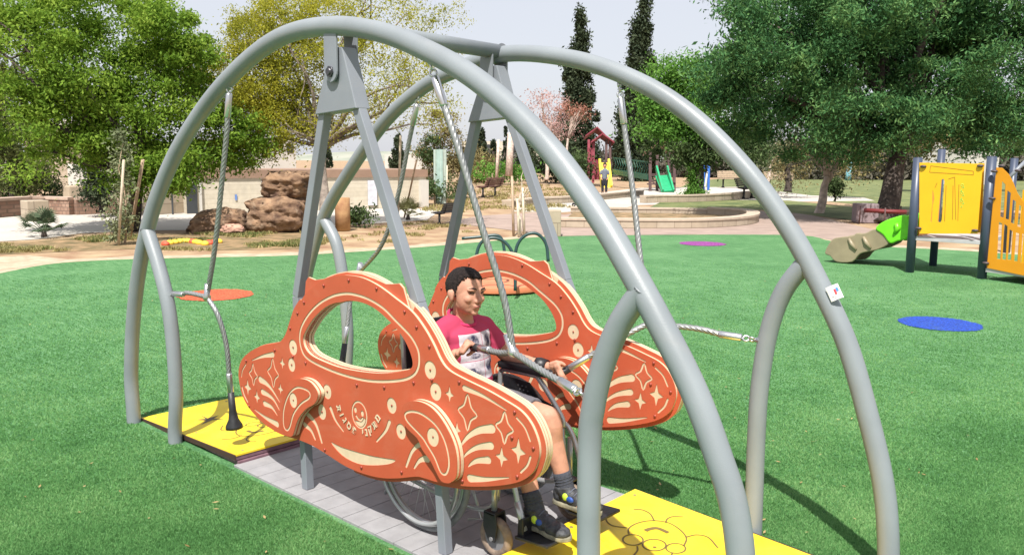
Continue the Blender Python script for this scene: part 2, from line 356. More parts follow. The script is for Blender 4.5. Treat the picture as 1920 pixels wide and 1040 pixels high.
for px, s, bx in brs:
    pts = [PY(q[0], q[1], s*0.582) for q in px]; pts[-1] = np.array([bx, s*0.582, 0.08]) if abs(pts[-1][2]) > 0.02 or True else pts[-1]
    d0 = pts[0]-pts[1]; pts = [pts[0]+d0*0.02]+pts+[np.array([bx, s*0.582, -0.05])]
    MB().sweep(smooth_path(pts, 8), 0.038, n=24).build('branch_tube', GREY, frame)
# manufacturer's sticker on the far arch
st = PY(1565, 548, 0.54); stick = MB()
d = np.array(fr[6])-np.array(fr[5])
tt = Vector(PY(1577, 575, 0.582)-PY(1553, 522, 0.582)).normalized()
cc = Vector(PY(1565, 549, 0.582)); side = tt.cross(Vector((0, -1, 0))).normalized()
def patch_tube(cc, tt, a0, a1, l, r, m, nm, par):
    b = MB(); n0 = (Vector(CAM)-cc); n0 = (n0-tt*n0.dot(tt)).normalized(); s0 = tt.cross(n0); k = 8; vs = []
    for i in range(k+1):
        a = a0+(a1-a0)*i/k; dd = n0*math.cos(a)+s0*math.sin(a)
        vs += [cc+dd*r-tt*l/2, cc+dd*r+tt*l/2]
    b.add(vs, [(2*i, 2*i+1, 2*i+3, 2*i+2) for i in range(k)]); return b.build(nm, m, par)
patch_tube(cc, tt, -0.62, 0.62, 0.058, TR+0.0012, mat('white_sticker', (0.78, 0.78, 0.76), 0.4, 0.02), 'sticker', frame)
RED = mat('red_print', (0.6, 0.04, 0.05), 0.5); BLUE = mat('blue_print', (0.05, 0.2, 0.5), 0.5)
patch_tube(cc-tt*0.008, tt, -0.45, -0.2, 0.016, TR+0.002, BLUE, 'sticker_print', frame)
patch_tube(cc-tt*0.002, tt, -0.20, 0.0, 0.022, TR+0.002, RED, 'sticker_print', frame)
for k in range(3): patch_tube(cc+tt*(0.014+0.007*k), tt, -0.5, 0.4-0.15*k, 0.0025, TR+0.002, mat('grey_print', (0.25, 0.25, 0.27), 0.5), 'sticker_print', frame)

# ------------------------------------------------------------------ swing (A-frames, car panels, platform)
swing = thing('wheelchair_swing', (0.15, 0, 0), 'wheelchair swing with orange car shaped side panels hanging from grey A frames', 'swing')
def aframe(yc, tx=0.0):
    """tx shifts slightly; square legs kinked where they go vertical behind the panel"""
    w2 = 0.04
    head = MB()
    gp = [(-0.022, 2.055), (0.058, 2.055), (0.148, 1.80), (-0.148, 1.782)]
    head.prism([(p[0]+tx, p[1]) for p in gp], yc-0.037, yc+0.037); head.build('gusset', GREYF, swing, bevel=0.004)
    for pts in (((-0.118, 1.80), (-0.372, 0.95), (-0.338, 0.012)), ((0.118, 1.81), (0.485, 1.0), (0.64, 0.012))):
        if pts[0][0] > 0: pts = ((0.118, 1.81), (0.49, 1.02), (0.575, 0.85), (0.64, 0.012))
        P = [Vector((p[0]+tx, yc, p[1])) for p in pts]; b = MB()
        for i in range(len(P)-1):
            b.beam(P[i], P[i+1], 0.044, 0.043-0.001*i)
        b.build('leg', GREYF, swing, bevel=0.003)
    MB().box((tx, yc, 0.004), (0.0, 0, 0)) if False else None
    for s in (-1, 1):
        h = MB(); n = 10; pl = [(-0.042, 2.115), (0.046, 2.115)]+[(0.002+0.044*math.cos(a), 1.955+0.044*math.sin(a)) for a in [-math.pi*i/n for i in range(n+1)]]
        h.prism([(p[0]+tx, p[1]) for p in pl], yc+s*0.052-0.005, yc+s*0.052+0.005); h.build('hanger_plate', GREYF, frame, bevel=0.002)
    MB().cyl((tx+0.002, yc-0.072, 1.955), (tx+0.002, yc+0.072, 1.955), 0.014, n=16).cyl((tx+0.002, yc-0.064, 1.955), (tx+0.002, yc-0.056, 1.955), 0.024, n=6).build('pivot_bolt', mat('dark_bolt', (0.08, 0.08, 0.09), 0.4, metal=0.6), frame)
aframe(-0.458); aframe(0.462, 0.012)
def mtr(px, y=-0.522): return [(p[0], p[2]) for p in (PY(q[0], q[1], y) for q in px)]
OV = [(517.9,643.3),(488,649),(465,661.5),(451.5,677),(446.7,699),(449.6,724),(457.3,749),(470.8,770),(493.8,793.5),(520.8,811),(540,818.5),(565,826),(593.8,839.6),(638,868),(660,879.4),(688.8,890),(717.7,895.8),(746.5,896),(779,893),(794.6,895.8),(819.6,903.5),(853.5,909),(888,911.7),(936,909.8),(974.6,902),(997.7,885.8),(1007,864.6),(1010,845.4),(1006,822),(993.8,793.5),(974.6,770),(945.8,751),(911,731),(870,711),(840,694),(824.6,675),(809,642),(790,609.6),(768.8,582.7),(740,559.6),(709,536.5),(678.5,521),(649.6,516),(632,517),(605,525),(582,542),(563,563.5),(549.6,582.7),(542,604),(536,623),(528.5,636.5)]
HOLE = [(640,566),(655,563.5),(678.5,567),(703.5,579),(732,604),(748,622),(762,645),(771,668),(773,685),(766,692.5),(747.7,697),(717,700),(678.5,697),(640,690),(613,680.8),(584,667),(570.8,652),(567,634.6),(572.7,619),(586,598),(605.4,578.8),(622.7,569)]
RING = [(640,551),(620.8,555.8),(597.7,569),(578.5,588.5),(565,611.5),(561,630.8),(563,650),(570.8,667),(590,680.8),(632,699),(678.5,711.7),(717,715),(755,711.7),(774.6,703),(783,689.6),(785,673),(782,653.8),(770.8,632.7),(755,615),(740,600),(717,577),(688,559.6),(659,551)]
ovm = [tuple(p) for p in smooth_closed(mtr(OV), 4)]
holem = [tuple(p) for p in smooth_closed(mtr(HOLE), 4)]
def offset(poly, d):
    P = [np.array(p) for p in poly]; n = len(P); A = sum(P[i][0]*P[(i+1) % n][1]-P[(i+1) % n][0]*P[i][1] for i in range(n)); s = 1 if A > 0 else -1; out = []
    for i in range(n):
        t = P[(i+1) % n]-P[i-1]; l = np.linalg.norm(t)
        out.append(tuple(P[i]+np.array([t[1], -t[0]])/max(l, 1e-6)*s*(d(P[i]) if callable(d) else d)))
    return out
def ringsp(px, w, y=-0.522, k=4):
    c = [tuple(p) for p in smooth_closed(mtr(px, y), k)]; return [offset(c, w/2), offset(c, -w/2)]
def stroke(px, w0, w1, y=-0.522):
    P = smooth_path([np.array(p) for p in mtr(px, y)], 5); n = len(P); L = []; Rr = []
    for i, p in enumerate(P):
        t = P[min(i+1, n-1)]-P[max(i-1, 0)]; t = t/np.linalg.norm(t); nn = np.array([-t[1], t[0]]); w = (w0+(w1-w0)*i/(n-1))/2
        L.append(p+nn*w); Rr.append(p-nn*w)
    def cap(c, a, w, sgn):
        return [c+w*np.array([math.cos(a+sgn*math.pi*j/5), math.sin(a+sgn*math.pi*j/5)]) for j in range(1, 5)]
    t1 = P[-1]-P[-2]; a1 = math.atan2(t1[1], t1[0]); t0 = P[0]-P[1]; a0 = math.atan2(t0[1], t0[0])
    return [tuple(p) for p in L+cap(P[-1], a1+math.pi/2, w1/2, -1)+Rr[::-1]+cap(P[0], a0+math.pi/2, w0/2, -1)]
def circ(u, v, r, y=-0.522, rz=None, n=20):
    c = mtr([(u, v)], y)[0]; rz = rz or r; return [(c[0]+r*math.cos(2*math.pi*i/n), c[1]+rz*math.sin(2*math.pi*i/n)) for i in range(n)]
def star(u, v, hw, hh, y=-0.522, inner=0.30, rot=-0.02, rnd=0):
    c = mtr([(u, v)], y)[0]; out = []
    for i in range(8):
        a = math.pi/2-i*math.pi/4+rot; k = 1 if i % 2 == 0 else inner*1.25
        out.append((c[0]+hw*k*math.cos(a), c[1]+hh*k*math.sin(a)))
    if rnd: out = [tuple(p) for p in smooth_closed(out, 3)]
    return out
eng = []
for a in ((971,845.4,.038,.052),(939.6,857,.034,.042),(856,805,.024,.033),(842,739,.026,.036),(463.7,726,.036,.048),(481,744,.030,.040),(525,729,.026,.034),(528.5,680.8,.026,.034)): eng.append(star(*a))
for a in ((875.6,773,.050,.070),(945,801.5,.043,.060),(474,702,.038,.055),(511,699,.048,.072)):
    s0 = star(*a, inner=0.42, rnd=1); eng += [offset(s0, 0.0050), offset(s0, -0.0048)]
dots = [(548.7,651,.034,.037),(546,683.7,.030,.033),(612.7,734,.032,.034),(603,772,.032,.036),(805.8,693.5,.034,.037),(816,734,.033,.036),(733.6,760,.031,.034),(751,808.5,.031,.033)]
for a in dots: eng.append(circ(a[0], a[1], a[2], rz=a[3])); 
ST = [([(869.6,727),(905,742),(948,768)],.024,.007),([(860,841.5),(868,828),(880,815.5),(898,806),(922,803)],.006,.036),([(867,859),(874,850),(888,840.6),(902,836.5),(920,835)],.006,.031),([(877.5,874),(884,868),(895,863),(915,862)],.007,.030),([(880,896),(910,898),(953,895)],.032,.006),([(968,783),(983,801),(993,826)],.010,.010),([(994,856),(988,872),(975.6,885)],.010,.010),
      ([(511,664.5),(492,667.5),(471,675.5)],.028,.005),([(460,683),(454,694),(452,706)],.009,.009),([(453,726),(457,740),(463.5,753)],.014,.012),([(487,711),(498,718),(509,730),(523.6,753)],.036,.007),([(491,734),(503,740.5),(513,750),(523,768)],.031,.007),([(495,756),(506,761),(512,767),(519,778)],.029,.007),([(476.5,767.5),(498,783),(519,795)],.007,.032),
      ([(570,795.5),(582,806),(590,823)],.026,.012),([(574.6,775),(591,794),(602.5,829)],.028,.014),([(619,765),(628,787),(643,808)],.021,.009),([(729.5,790.6),(722,808),(705.5,827)],.020,.010),([(790,832),(781,836),(771,848),(761,874)],.022,.013),([(801,860),(791,860.5),(784,865),(776,877)],.030,.010)]
for px, a, b in ST: eng.append(stroke(px, a, b))
cres = [(619,828),(640,837.7),(688,852),(720,858),(738,860.8),(740,864.6),(726.5,870),(697.7,872),(669,868.5),(640,853)]
eng.append([tuple(p) for p in smooth_closed(mtr(cres), 3)])
eng += [circ(673, 777, 0.056, rz=0.062, n=28), circ(673, 777, 0.046, rz=0.052, n=28)]
eng += [circ(665.5, 768, 0.011, rz=0.014, n=10), circ(678.5, 775, 0.011, rz=0.014, n=10), stroke([(667, 779), (671, 785), (676, 787), (679.5, 783)], .012, .012)]
eng += ringsp(RING, 0.013)
LF = [(540,718.5),(559,709.8),(578.5,714.6),(592,730),(594.8,743.5),(588,757),(572.7,766.5),(559,783.8),(551.5,805),(547.7,816.5),(540,817.5),(530.4,812.7),(524.6,795.4),(526.5,764.6),(532,735.8)]
LR = [(559,726),(574.6,731),(580,737.7),(578.5,746),(563,757),(549.6,776),(543,799),(537,806),(531,797),(531,770),(538,745),(547.7,731)]
RF = [(753.5,762.7),(765,753),(782,752),(803.5,760.8),(822.7,780),(840,808),(851.5,835.8),(856,864.6),(854.4,893.5),(846,903),(838.8,905.4),(827,901.5),(817.7,886),(806,863),(790.8,842),(782,822),(763,803),(753,785)]
RR = [(759,776),(770.8,771),(790,776),(813,793.5),(828.5,816.5),(838,845),(840.8,872),(835,888),(825,884),(813.8,857),(800,834),(790,818.5),(763,789.6)]
BOL = [(607,535),(570,566.7),(557.7,587),(544,615),(515,656),(461.5,676),(549,668),(573,680),(653.8,525),(706,541),(758.7,584),(781,613),(805,649),(669,721.4),(720.4,725.7),(775.6,717),(809.8,711.7),(965,772),(960,820),(1000,840),(969.8,892.5),(867,901),(467,760.8),(609,842.5),(677.7,875.6),(753,884.6),(861,716)]
A0 = np.array(ovm).mean(0)
horn = [(565,563),(571.7,552),(573.6,527),(578,520),(590,525),(607,523),(632,513.5),(650,510.5),(678,514),(702,523),(722.7,532.5),(736,532.7),(747.7,531.7),(755,540),(765,577),(772,592)]
hm = mtr(horn, -0.505)
boltme = MB().ball((0, 0, 0), (0.0070, 0.005, 0.0070), 8, 6).mesh('bolt'); boltme.materials.append(REDMET)
def panel(y0, lab, dx=0.0, dz=0.0):
    """car shaped side panel whose outer face is at y0; boards stack towards +y"""
    pan = bpy.data.objects.new('side_panel', None); C.objects.link(pan); pan.parent = swing; pan.location = (0, y0, 0.6); pan['label'] = lab
    def pl(yc): return lambda x, z, t: (x+dx, yc+t, z+dz)
    fill2d([ovm, holem]+eng, 0.0028, pl(y0+0.0028), [ORANGE], 'engraved_board', pan)
    core = offset(ovm, -0.001)
    fill2d([core, offset(holem, 0.0006)], 0.012, pl(y0+0.0102), [CREAM], 'cream_board', pan)
    body = offset(ovm, lambda p: 0.004 if p[0] < 0.1 and p[1] < 0.85 else 0.018)
    xl, xr = hm[0][0], hm[-1][0]
    keepb = [p for p in body if not (xl-0.01 < p[0] < xr+0.01 and p[1] > 0.93)]
    # rotate list so the gap is at the end, then splice the horned top in
    idx = [i for i, p in enumerate(body) if (xl-0.01 < p[0] < xr+0.01 and p[1] > 0.93)]
    i0, i1 = min(idx), max(idx); horned = body[:i0]+(hm[::-1])+body[i1+1:]
    # boards behind: front horned board, three core boards, back board
    hh = offset(holem, -0.001)
    fill2d([horned, hh], 0.014, pl(y0+0.0235), [ORANGE], 'horned_board', pan)
    fill2d([offset(horned, 0.0012), hh], 0.007, pl(y0+0.0235), [CREAM], 'board_core', pan)
    low = [p for p in body]
    lowcut = []
    for p in low:
        lowcut.append(p)
    for k in range(2):
        yk = y0+0.0405+0.0155*k
        fill2d([offset(body, -0.004), offset(hh, -0.002 if k % 2 else 0.001)], 0.0115, pl(yk), [CREAM], 'cream_board', pan)
        fill2d([offset(body, -0.007), offset(hh, 0.006)], 0.004, pl(yk+0.00775), [ORANGE], 'spacer_board', pan)
    for F_, Rg, cd_ in ((LF, LR, (549, 750, .032, .036)), (RF, RR, (810.8, 819, .034, .038))):
        f = [tuple(p) for p in smooth_closed(mtr(F_, -0.560), 4)]; y = y0-0.038
        fill2d([f]+ringsp(Rg, 0.011, -0.560)+[circ(cd_[0], cd_[1], cd_[2], y=-0.560, rz=cd_[3])], 0.0028, pl(y+0.0028), [ORANGE], 'fender', pan)
        fill2d([offset(f, -0.001)], 0.012, pl(y+0.0102), [CREAM], 'fender_core', pan)
        fill2d([offset(f, 0.002)], 0.004, pl(y+0.0183), [ORANGE], 'fender_core', pan)
        fill2d([offset(f, 0.001)], 0.0165, pl(y+0.0287), [CREAM], 'fender_core', pan)
        b = bpy.data.objects.new('bolt', boltme); C.objects.link(b); b.parent = pan
        c = mtr([(cd_[0], cd_[1])], -0.56)[0]; b.location = Vector((c[0]+dx, y+0.003, c[1]+dz))-wpos(pan); b.scale = (0.6, 0.6, 0.6)
    for q in BOL+[(a[0], a[1]) for a in dots]:
        c = mtr([q])[0]; b = bpy.data.objects.new('bolt', boltme); C.objects.link(b); b.parent = pan
        isd = any(q == (a[0], a[1]) for a in dots)
        b.location = Vector((c[0]+dx, y0-(0.001 if not isd else -0.002), c[1]+dz))-wpos(pan)
        if isd: b.scale = (0.62, 0.62, 0.75)
    return pan
panN = panel(-0.522, 'side panel nearest the camera, with lettering under a smiling face')
panF = panel(0.385, 'side panel on the far side of the boy', -0.012, 0.015)
# Hebrew lettering bent under the smiling face
def glyphs(par):
    vs, fs = [], []
    items = [('ת', 635.5, 765, -72), ('ו', 641, 777, -62), ('ג', 646.5, 787, -52), ('ס', 654.5, 798, -40), ('פ', 664.5, 806.5, -22),
             ('י', 680.5, 808.5, 2), ('נ', 687, 810, 12), ('ק', 695, 806.5, 28), ('ת', 702.5, 796.5, 42), ('מ', 708.5, 783.5, 55)]
    for ch, u, v, ang in items:
        cu = bpy.data.curves.new('g', 'FONT'); cu.body = ch; cu.size = 0.047; cu.extrude = 0.0008; cu.align_x = 'CENTER'; cu.align_y = 'CENTER'; cu.offset = 0.0012
        ob = bpy.data.objects.new('g', cu); C.objects.link(ob); dg = bpy.context.evaluated_depsgraph_get(); me = bpy.data.meshes.new_from_object(ob.evaluated_get(dg))
        c = mtr([(u, v)])[0]; a = R(ang); k = len(vs)
        if len(me.vertices):
            xs = [q.co.x for q in me.vertices]; ys = [q.co.y for q in me.vertices]; mx, my = (min(xs)+max(xs))/2, (min(ys)+max(ys))/2
            for q in me.vertices:
                x, z = q.co.x-mx, q.co.y-my; vs.append((c[0]+x*math.cos(a)-z*math.sin(a), -0.5232-q.co.z, c[1]+x*math.sin(a)+z*math.cos(a)))
            fs += [tuple(i+k for i in p.vertices) for p in me.polygons]
        bpy.data.objects.remove(ob)
    b = MB(); b.add(vs, fs); b.build('lettering', CREAM, par)
glyphs(panN)
# platform
BOARD = mat('grey_plank', (0.255, 0.25, 0.258), 0.7, 0.10, 12, bump=0.15, bscale=60, wear=0.15, wcol=(0.34, 0.32, 0.29))
b = MB()
x = -0.885; k = 0
while x < 0.90:
    wv = 0.118; b.box((x+wv/2, 0.0, -0.001+0.0005*(k % 2)), (wv-0.0035, 1.09, 0.026)); x += wv; k += 1
b.build('platform', BOARD, swing, bevel=0.0015)
MB().box((0.0, 0, -0.014), (1.77, 1.06, 0.02)).build('platform_frame', mat('dark_gap', (0.05, 0.045, 0.05), 0.9), swing)

# ------------------------------------------------------------------ ramps
def ramp(s):
    x0, x1 = s*0.885, s*2.02
    t = thing('yellow_ramp', (s*1.45, 0, 0), ('yellow board ramp at the far left end of the swing, with a dark cross star' if s < 0 else 'yellow board ramp under the footrests, nearest the camera'), 'ramp', 'yellow ramps at the swing ends')
    zt0, zt1 = 0.062, 0.012
    def zz(x): return zt0+(zt1-zt0)*(abs(x)-0.885)/(2.02-0.885)
    b = MB(); Y = 0.53; xa, xb = x0, x1
    b.add([(xa, -Y, zz(xa)), (xb, -Y, zz(xb)), (xb, Y, zz(xb)), (xa, Y, zz(xa)), (xa, -Y, zz(xa)-0.011), (xb, -Y, zz(xb)-0.011), (xb, Y, zz(xb)-0.011), (xa, Y, zz(xa)-0.011)],
          [(0,1,2,3),(7,6,5,4),(0,4,5,1),(1,5,6,2),(2,6,7,3),(3,7,4,0)])
    b.build('top_board', YELLOW, t, bevel=0.001)
    e = MB()
    for k in range(2):
        za = zt0-0.0125-0.024*k; xi = x0-s*0.012*(k-0.2)*1.2; xe = s*(0.93+0.30*k)
        e.box(((xi+xe)/2, 0, za-0.011), (abs(xe-xi), 1.075-0.03*k, 0.021))
    e.build('edge_board', PURPLE, t, bevel=0.002)
    for yy in (-0.5345, 0.5345):
        rim = MB(); rim.beam((x0, yy, zz(x0)-0.016), (x1, yy, zz(x1)-0.012), 0.007, 0.026, up=(0, 0, 1)); rim.build('edge_trim', mat('dark_trim', (0.05, 0.025, 0.02), 0.6), t)
    eg = MB()
    def line(px, w=0.0075, closed=False, mapf=None):
        P = []
        for q in px:
            p = G(1000+q[0]/2.743, 850+q[1]/2.743, 0.045) if not mapf else mapf(q)
            P.append(Vector((p[0], p[1], 0)))
        if not mapf and s < 0: P = [Vector((-p.x, -p.y, 0)) for p in P]
        if closed: P = [Vector((q[0], q[1], 0)) for q in smooth_closed([(p.x, p.y) for p in P], 4)]; P.append(P[0])
        else: P = [Vector((q[0], q[1], 0)) for q in smooth_path([(p.x, p.y) for p in P], 5)]
        n = len(P); vs = []
        for i in range(n):
            tt = (P[min(i+1, n-1)]-P[max(i-1, 0)]) if not closed else (P[(i+1) % (n-1)]-P[(i-1) % (n-1)])
            tt.normalize(); nn = Vector((-tt.y, tt.x, 0))*w/2
            for q in (P[i]+nn, P[i]-nn): vs.append((q.x, q.y, zz(q.x)+0.0012))
        eg.add(vs, [(2*i, 2*i+1, 2*i+3, 2*i+2) for i in range(n-1)])
    ell = lambda cx, cy, rx, ry, n=14: [(cx+rx*math.cos(2*math.pi*i/n), cy+ry*math.sin(2*math.pi*i/n)) for i in range(n)]
    line([(490, 420), (493, 390), (540, 364), (610, 351), (690, 358), (750, 388), (787, 430), (775, 470)])
    for c in ((512, 448, 52, 26), (622, 470, 60, 28), (733, 483, 50, 24)): line(ell(*c), closed=True)
    line([(515, 298), (560, 300), (600, 318), (622, 352)]); line([(680, 360), (690, 340), (720, 328), (770, 328)])
    line([(372, 335), (378, 362), (410, 382), (485, 390)]); line([(785, 427), (840, 414), (900, 425), (950, 475)])
    line([(535, 478), (535, 500), (515, 525)]); line([(715, 508), (700, 530), (650, 545)])
    line([(575, 402), (600, 392), (640, 388), (695, 408)], w=0.022)
    line([(615, 482), (632, 480)], w=0.014); line([(470, 560), (520, 600), (620, 612), (700, 590)])
    eg.build('engraved_drawing', DARKLINE, t)
    if s < 0:
        sp = [(455,715),(492,736),(545,722),(522,739),(575,743),(515,747),(460,771),(485,748),(436,742),(482,738)]
        P = [G(200+q[0]/2.6, 500+q[1]/2.6, 0.03) for q in sp]
        b = MB(); c = np.mean(P, 0); b.add([(c[0], c[1], zz(c[0])+0.0014)]+[(p[0], p[1], zz(p[0])+0.0014) for p in P], [(0, i+1, (i+1) % len(P)+1) for i in range(len(P))])
        b.build('star_mark', mat('dark_mark', (0.10, 0.07, 0.04), 0.6), t)
    scr = MB()
    for dx_ in (0.04, 0.55, 1.07):
        for yy in (-0.47, 0.0, 0.47): xx = s*(0.885+dx_); scr.cyl((xx, yy, zz(xx)), (xx, yy, zz(xx)+0.002), 0.008, n=8)
    scr.build('screws', mat('dull_screw', (0.3, 0.25, 0.12), 0.5, metal=0.3), t)
ramp(-1); ramp(1)

# ------------------------------------------------------------------ pull cables
def cable(b, pts, r=0.0115, k=14):
    P = smooth_path(pts, k)
    # resample evenly
    Q = [Vector(P[0])]
    for p in P[1:]:
        p = Vector(p); dd = (p-Q[-1]).length; m_ = int(dd/0.008)
        st_ = Q[-1].copy()
        for j in range(1, m_+1): Q.append(st_.lerp(p, j/m_))
    b.sweep(Q, r, n=18, lobes=6, lam=0.20, twist=42)
def vlerp(a, b, t): return Vector(a).lerp(Vector(b), t)
def ferrule(b, a, d, l=0.10, r=0.016):
    d = Vector(d).normalized(); a = Vector(a); b.sweep([a, a+d*0.006, a+d*(l-0.006), a+d*l], [r*0.8, r, r, r*0.8], n=16)
def shackle(b, a, d):
    a = Vector(a); d = Vector(d).normalized(); s = d.orthogonal().normalized()
    b.torus(a+d*0.018, s, 0.013, 0.0045, 14, 6); b.torus(a+d*0.042, s.cross(d), 0.013, 0.0045, 14, 6); b.cyl(a-d*0.012, a+d*0.008, 0.009, n=8)
def pull(name_lab, top, joint, side, handle, bell, sag=0.0, hpts=None, mid=None):
    t = thing('pull_cable', joint, name_lab, 'pull cable', 'twisted steel pull cables hung from the frame')
    top, joint, side = Vector(top), Vector(joint), Vector(side)
    steel = MB()
    def part(nm, fn):
        q_ = MB(); fn(q_); q_.build(nm, CHROME, t)
    dn = (joint-top).normalized()
    if mid is not None: dn = (Vector(mid[0])-top).normalized()
    part('shackle', lambda q: shackle(q, top, dn)); part('ferrule', lambda q: ferrule(q, top+dn*0.058, dn, 0.12))
    cable(steel, [top+dn*0.15]+([Vector(q) for q in mid] if mid else [vlerp(top, joint, 0.5)])+[joint])
    # y joint
    part('joint_clamp', lambda q: q.sweep([joint+dn*0.022, joint+dn*0.016, joint, joint-dn*0.012, joint-dn*0.07], [0.008, 0.019, 0.022, 0.0165, 0.0165], n=12))
    ds = (side-joint); L_ = ds.length; ds.normalize()
    part('shackle', lambda q: shackle(q, side, -ds)); part('ferrule', lambda q: ferrule(q, side-ds*0.058, -ds, 0.10 if L_ > 0.3 else 0.06))
    part('anchor_stud', lambda q: q.cyl(side-ds*0.0, side+ds*0.03, 0.012, n=8))
    cable(steel, [joint, vlerp(joint, side, 0.45)+Vector((0, 0, sag)), side-ds*0.14])
    hp = [joint]+[Vector(q) for q in (hpts or [])]+[Vector(handle)]
    cable(steel, hp)
    dh = (hp[-1]-hp[-2]).normalized(); h = Vector(handle)
    part('ferrule', lambda q: ferrule(q, h-dh*0.02, dh, 0.11, 0.0165))
    if bell:
        e = h+dh*0.085; g = MB(); g.sweep([e, e+dh*0.10, e+dh*0.15, e+dh*0.185, e+dh*0.20], [0.017, 0.019, 0.026, 0.044, 0.046], n=20); g.build('bell_grip', BLACK, t)
    else:
        g = MB(); g.sweep([h+dh*0.085, h+dh*0.16], [0.017, 0.017], n=16); g.build('grip', BLACK, t)
    steel.build('cable', STEEL, t)
TOPS = {k: v for k, v in (('nl', PY(431, 152, -0.50)), ('nr', PY(806, 118, -0.50)), ('fl', PY(786, 178, 0.50)), ('fr', PY(1161, 160, 0.51)))}
pull('steel pull cable with black bell grip hanging at the left near leg', TOPS['nl'], PY(388, 556, -0.52), PY(312, 549, -0.575), PY(430, 706, -0.47), True, 0.012, [PY(408, 590, -0.505), PY(424, 645, -0.48)], mid=[PY(424, 260, -0.505), PY(412, 380, -0.51), PY(402, 470, -0.515)])
pull('steel pull cable whose end the boy holds in his right hand', TOPS['nr'], PY(962, 659, -0.40), PY(1096, 742, -0.575), PY(915, 656, -0.31), False, -0.003, [PY(940, 661, -0.36)], mid=[PY(860, 280, -0.49), PY(905, 430, -0.46), PY(945, 560, -0.42)])
pull('steel pull cable with black bell grip seen through the near panel window', TOPS['fl'], PY(672, 512, 0.50), PY(648, 522, 0.56), PY(650, 618, 0.42), True, 0.0, [PY(658, 560, 0.46)], mid=[PY(766, 270, 0.51), PY(745, 370, 0.51), PY(716, 458, 0.50)])
pull('steel pull cable on the far side leading to the boy left hand', TOPS['fr'], PY(1216, 606, 0.44), PY(1418, 637, 0.56), PY(1098, 672, 0.27), False, 0.01, [PY(1165, 632, 0.36)], mid=[PY(1172, 250, 0.51), PY(1188, 370, 0.50), PY(1200, 480, 0.47)])
# ------------------------------------------------------------------ wheelchair
chair = thing('wheelchair', (0.45, -0.10, 0.012), 'wheelchair with grey tubes and black side guards standing on the swing platform', 'wheelchair')
ZP = 0.014; WX, WR = 0.405, 0.292; YN, YF = -0.375, 0.175
FRM = mat('chair_tube', (0.42, 0.43, 0.44), 0.28, 0.05, 20, metal=0.5)
TYRE = mat('grey_tyre', (0.17, 0.175, 0.18), 0.7, 0.15, 30, bump=0.2)
RIM = mat('wheel_rim', (0.52, 0.53, 0.54), 0.3, 0.05, 20, metal=0.7)
BLK = mat('black_vinyl', (0.014, 0.014, 0.017), 0.45, 0.2, 20, bump=0.1)
for y, so_ in ((YN, -1), (YF, 1)):
    c = (WX, y, ZP+WR); e = bpy.data.objects.new('wheel', None); C.objects.link(e); e.parent = chair; e.location = Vector(c)-wpos(chair)
    MB().torus(c, (0, 1, 0), WR-0.014, 0.014, 72, 10, sc=1.1).build('tyre', TYRE, e)
    MB().torus(c, (0, 1, 0), WR-0.036, 0.011, 72, 8).build('rim', RIM, e)
    MB().torus((WX, y+so_*0.032, c[2]), (0, 1, 0), WR-0.042, 0.0095, 72, 8).build('hand_rim', FRM, e)
    hb = MB().cyl((WX, y-0.035, c[2]), (WX, y+0.035, c[2]), 0.022); hb.build('hub', BLK, e)
    sp = MB()
    for k in range(28):
        a = 2*math.pi*k/28; a2 = a+(0.45 if k % 2 else -0.45); yo = 0.025*(1 if k % 4 < 2 else -1)
        sp.sweep([(WX+0.02*math.cos(a2), y+yo, c[2]+0.02*math.sin(a2)), (WX+(WR-0.04)*math.cos(a), y, c[2]+(WR-0.04)*math.sin(a))], 0.0012, n=4)
    sp.build('spokes', RIM, e)
